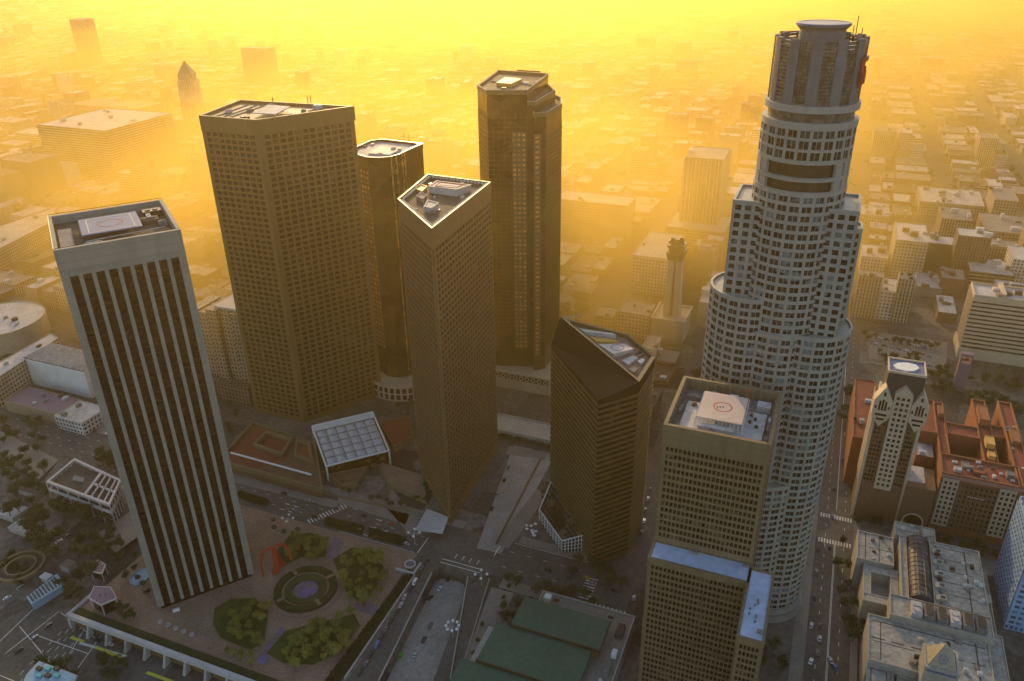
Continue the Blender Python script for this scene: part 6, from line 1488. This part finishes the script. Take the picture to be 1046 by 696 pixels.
mb = MB()
for pts in ([(0, 440), (60, 470), (40, 490), (0, 468)], [(46, 530), (66, 522), (60, 548), (44, 556)], [(100, 545), (136, 520), (145, 545), (118, 565)], [(885, 338), (968, 350), (966, 380), (888, 366)], [(520, 456), (560, 462), (556, 470), (516, 464)],
            [(505, 556), (520, 560), (560, 505), (548, 500)], [(345, 498), (420, 522), (414, 536), (345, 514)], [(230, 480), (345, 512), (345, 520), (228, 490)], [(400, 500), (440, 545), (420, 548), (392, 516)], [(502, 600), (525, 606), (488, 690), (468, 690)], [(560, 610), (640, 628), (640, 634), (556, 616)]):
    sheet([G(*q) for q in pts], .05, mb)
tag(mb.build('paved_yard', M['pave']), kind='structure')
mb = MB()
for r0, r1, c in ((14, 12.5, (20, 575)), (9, 8, (20, 575))):
    x, y = G(*c); mb.ring(ngon((x, y), r0, 32), ngon((x, y), r1, 32), -4, -1.8)
tag(mb.build('curved_terrace', M['tan']), kind='structure')
mb = MB()
for i in range(16):
    for (a, b) in (((888, 346), (962, 357)), ((890, 354), (962, 366))):
        p, q = Vector(G(*a)), Vector(G(*b)); d = (q-p)/16; nx = Vector((-d.y, d.x)).normalized()*2.6; o_ = p+d*i; line(o_-nx, o_+nx, .25, .07)
tag(mb.build('parking_bay_markings', M['paint']), kind='structure')

# ------------------------------------------------------------------ the city beyond
SIL = [[(54, 200), (185, 200), (260, 600), (160, 620)], [(203, 100), (360, 100), (388, 440), (260, 440)], [(487, 72), (574, 72), (565, 390), (500, 390)], [(407, 178), (500, 178), (510, 540), (430, 540)], [(790, 22), (888, 22), (860, 640), (720, 640), (730, 300)], [(563, 324), (668, 324), (642, 600), (562, 600)], [(365, 143), (432, 143), (430, 400), (380, 400)], [(679, 383), (796, 383), (760, 700), (655, 700)]]
BB = [(min(p[0] for p in P), max(p[0] for p in P), min(p[1] for p in P), max(p[1] for p in P)) for P in BLOCKED]
VUB = []
for P in BLOCKED:
    q = [VU(*p) for p in P]; VUB.append((min(a for a, b in q)-3, max(a for a, b in q)+3, min(b for a, b in q)-3, max(b for a, b in q)+3))
VUB += [(-420, 60, 150, 366), (-262, -140, 360, 500), (50, 76, 640, 740), (76, 230, 580, 725), (-70, 26, 330, 430), (35, 125, 720, 790)]
def city():
    rnd = random.Random(7); cand = []
    v = -5200
    while v < 5200:
        u = 372.0; bw = 118 
        while u < 6800:
            bd = 92 if u < 3000 else 150
            # block between streets; subdivide into lots
            v0, v1, u0, u1 = v+38-118+12+11, v+38-12, u, u+bd-4
            x, y = W((v0+v1)/2, (u0+u1)/2); px, py = PX(x, y, 0)
            if -70 < px < 1116 and -30 < py < 640:
                far = u > 2600; nv = rnd.choice((3, 4, 4, 5)) if not far else 3; nu = rnd.choice((2, 2, 3)) if not far else 2
                tall = rnd.random() < (.22 if u < 1500 else .06)
                cuts = sorted([0, 1]+[rnd.uniform(.2, .8) for _ in range(nv-1)])
                for i in range(nv):
                    for j in range(nu):
                        if rnd.random() < .07: continue
                        a0, a1 = v0+(v1-v0)*cuts[i]+.8, v0+(v1-v0)*cuts[i+1]-.8
                        if a1-a0 < 9: continue
                        b0, b1 = u0+(u1-u0)*j/nu+.8, u0+(u1-u0)*(j+1)/nu-rnd.choice((.8, 4, 10)); 
                        if any(a0 < q[1] and a1 > q[0] and b0 < q[3] and b1 > q[2] for q in VUB): continue
                        h = rnd.choice((5, 6, 8, 9, 11, 14, 18)) if not tall else rnd.choice((14, 20, 28, 36, 45))
                        if u > 1800: h = rnd.choice((5, 6, 8, 10, 12)) if rnd.random() > .04 else rnd.uniform(20, 50)
                        if py < 240 and px < 500: h *= 1.15
                        cand.append((a0, a1, b0, b1, h, rnd.random(), rnd.random(), rnd.random()))
            u += bd+16
        v += 118
    def vis(c):
        x, y = W((c[0]+c[1])/2, (c[2]+c[3])/2); px, py = PX(x, y, c[4])
        if not (-15 < px < 1061 and -5 < py < 720): return 0
        if any(inside((px, py), S) for S in SIL): return 0
        d = (Vector((x, y, c[4]))-C0).length; return (c[1]-c[0])*(c[3]-c[2]+c[4]*2)*1e6/d**3
    cand.sort(key=vis, reverse=True)
    cols = list(WCOL); roofs = ['roof_pale', 'roof_mid', 'roof_pale', 'roof_mid', 'roof_dark', 'pad']
    rname = {'roof_pale': 'pale', 'roof_mid': 'grey', 'roof_dark': 'dark', 'pad': 'cream'}
    marks = [('the huge banded block', 110, 130), ('the pale striped tower', 120, 240), ('the gridded tower', 280, 180), ('the stepped glass tower', 530, 200), ('the pale striped narrow tower', 720, 190), ('the tallest tower', 840, 200), ('the paired cream slabs', 905, 300), ('the wide banded block', 1010, 320), ('the relay tower', 684, 290), ('the ribbed hall', 60, 380), ('the pyramid topped tower', 203, 90), ('the gabled tower', 905, 430), ('the golden round cornered tower', 400, 180)]
    seen = {}; batch = []
    for c in cand[:282]:
        if vis(c) <= 0: continue
        col = cols[int(c[5]*6) % 6]; rf = roofs[int(c[6]*6) % 6]; st = int(c[7]*3.99); h = c[4]
        x, y = W((c[0]+c[1])/2, (c[2]+c[3])/2); px, py = PX(x, y, h)
        mk = min(marks, key=lambda m_: (m_[1]-px)**2+(m_[2]-py)**2*2); side = ('left of' if px < mk[1]-12 else 'right of' if px > mk[1]+12 else ('above' if py < mk[2] else 'below'))
        dist = 'near' if py > 300 else 'middle haze' if py > 170 else 'far haze'
        sz = 'low' if h < 10 else 'mid-height' if h < 22 else 'tall'
        lb = '%s %s block, %s roof, %s %s, %s' % (sz, col.replace(' ', '-'), rname[rf], side, mk[0].replace('the ', ''), dist)
        seen.setdefault(lb, []).append((px, c, col, rf, st))
    for lb, lst in seen.items():
        lst.sort(key=lambda t: t[0]); n = len(lst)
        for i, (px, c, col, rf, st) in enumerate(lst):
            l2 = lb if n == 1 else lb+', %s from left' % ORD[min(i, 29)]
            P = rectVU(*c[:4]); big = vis(c) > 2.2
            bld(P, c[4], col, st, rf, l2, 'city_block', 'building', 3 if big else 1, 'blocks of the city around the towers', seed=int(c[5]*9999), units_big=1.6, block=False)
    ids = {}; mats = []
    mb = MB(); mats = [WM[k] for k in WM]+[M[r] for r in ('roof_pale', 'roof_mid', 'roof_dark', 'pad')]
    keys = list(WM)
    for c in cand[282:]:
        col = cols[int(c[5]*6) % 6]; st = int(c[7]*3.99); mi = keys.index((col, st)); mt_ = len(WM)+int(c[6]*3.99)
        P = rectVU(*c[:4]); mb.prism(P, 0, c[4], mi, mt_)
        if c[2] < 2600:
            rr = random.Random(int(c[6]*1e6)); 
            for k in range(2):
                v_, u_ = rr.uniform(c[0]+2, c[1]-5), rr.uniform(c[2]+2, c[3]-5); mb.prism(rectVU(v_, v_+3, u_, u_+3), c[4], c[4]+2, mt_, len(WM)+rr.randrange(4))
    o = mb.build('far_city_blocks', mats); tag(o, 'mass of hazy low city blocks reaching to the horizon', 'city blocks', None, 'stuff')
    # far trees as dark speckle among the blocks
    mb = MB(); rnd = random.Random(3)
    for _ in range(2600):
        v_, u_ = rnd.uniform(-3600, 2600), rnd.uniform(420, 4200); v_ = round(v_/118)*118+38+rnd.choice((-13, 13))-0 if rnd.random() < .75 else v_
        if any(v_ < q[1] and v_ > q[0] and u_ < q[3] and u_ > q[2] for q in VUB): continue
        x, y = W(v_, u_); px, py = PX(x, y, 0)
        if not (-20 < px < 1066 and 0 < py < 500): continue
        for k in range(9):
            d = Vector((rnd.gauss(0, 2.6), rnd.gauss(0, 2.6), rnd.uniform(2, 9))); s = rnd.uniform(1, 2.2); n_ = Vector((rnd.uniform(-1, 1), rnd.uniform(-1, 1), .8)).normalized(); a = n_.orthogonal()*s; b = n_.cross(a)
            p = Vector((x, y, 0))+d; mb.face([p-a-b, p+a-b, p+a+b, p-a+b])
    o = mb.build('far_trees', M['leaf_dark']); tag(o, 'dark specks of distant trees among the far blocks', 'trees', None, 'stuff')
    # streets of the far grid
    mb = MB(); 
    for k in range(-40, 40):
        v_ = 38+k*118
        if k == 0: continue
        sheet([W(v_-8, 385 if k > -5 else 385), W(v_+8, 385), W(v_+8, 7000), W(v_-8, 7000)], .006, mb)
    o = mb.build('far_road', M['asphalt']); tag(o, kind='structure')
    mb = MB(); u = 372.0
    while u < 6800:
        bd = 92 if u < 3000 else 150; u += bd; sheet([W(-5000, u), W(5000, u), W(5000, u+10), W(-5000, u+10)], .010, mb); u += 16
    o = mb.build('far_cross_road', M['asphalt']); tag(o, kind='structure')
city()
for k_ in PROTO.values():
    for ch in list(k_.children): bpy.data.objects.remove(ch)
    bpy.data.objects.remove(k_)

# ------------------------------------------------------------------ haze
hm = bpy.data.materials.new('golden morning haze'); hm.use_nodes = True; n = hm.node_tree; n.nodes.clear()
out = n.nodes.new('ShaderNodeOutputMaterial'); pv = n.nodes.new('ShaderNodeVolumePrincipled'); n.links.new(pv.outputs[0], out.inputs['Volume'])
pv.inputs['Color'].default_value = (*HAZE_COL, 1); pv.inputs['Density'].default_value = HAZE_DENSITY; pv.inputs['Anisotropy'].default_value = HAZE_G
mb = MB(); mb.prism([(-12500, -12500), (12500, -12500), (12500, 12500), (-12500, 12500)], LOW-1, 362, bottom=True)
tag(mb.build('haze', hm), 'golden morning haze over the whole city', 'haze', None, 'stuff')

# low mist lying over the streets among and beyond the towers, thinning upwards
MIST = ((385, 185, .0013, -640, -95), (540, 125, .0009, -1400, 60), (720, 75, .0008, -900, -60), (455, 60, .0014, -900, -105), (1500, 230, .00016, -2500, 2500), (620, 150, .00030, -2600, 1900))  # first layer added round the brown towers to give them a gold veil
for k, (u0, top, dens, va, vb) in enumerate(MIST):
    mm = bpy.data.materials.new('low golden mist %d' % k); mm.use_nodes = True; n = mm.node_tree; n.nodes.clear()
    out = n.nodes.new('ShaderNodeOutputMaterial'); pv = n.nodes.new('ShaderNodeVolumePrincipled'); n.links.new(pv.outputs[0], out.inputs['Volume'])
    pv.inputs['Color'].default_value = (*MIST_COL, 1); pv.inputs['Density'].default_value = dens; pv.inputs['Anisotropy'].default_value = MIST_G
    if k == 1:      # drifting banks: density varies through the layer
        tc = n.nodes.new('ShaderNodeNewGeometry'); nz = n.nodes.new('ShaderNodeTexNoise'); nz.inputs['Scale'].default_value = .0045; nz.inputs['Detail'].default_value = 3
        n.links.new(tc.outputs['Position'], nz.inputs['Vector']); mr = n.nodes.new('ShaderNodeMapRange'); n.links.new(nz.outputs[0], mr.inputs[0]); mr.inputs[1].default_value = .42; mr.inputs[2].default_value = .66; mr.inputs[3].default_value = .00015; mr.inputs[4].default_value = dens*1.7
        n.links.new(mr.outputs[0], pv.inputs['Density'])
    P = [W(va, u0+40), W(va+150, u0+5), W(va+420, u0-12), W((va+vb)/2, u0), W(vb-260, u0+18), W(vb-90, u0+60), W(vb, u0+160), W(vb+260, u0+1100), W(vb+800, u0+3200), W(vb+1700, 9000), W(va-2600, 9000), W(va-700, u0+1100), W(va-120, u0+200)]
    if k in (0, 3): P = P[:7]+[W(vb+60, u0+420), W((va+vb)/2, u0+560), W(va-60, u0+420), W(va-60, u0+150)]
    mb = MB(); mb.prism(P, LOW-.5-k*.1, top, bottom=True); tag(mb.build('low_mist', mm), ('added golden mist veiling the brown towers', 'golden mist among the distant towers', 'dense glowing mist over the far blocks', 'ground mist at the foot of the distant towers', 'farthest pale mist along the horizon', 'broad thin mist over the whole far city')[k], 'mist', None, 'stuff')
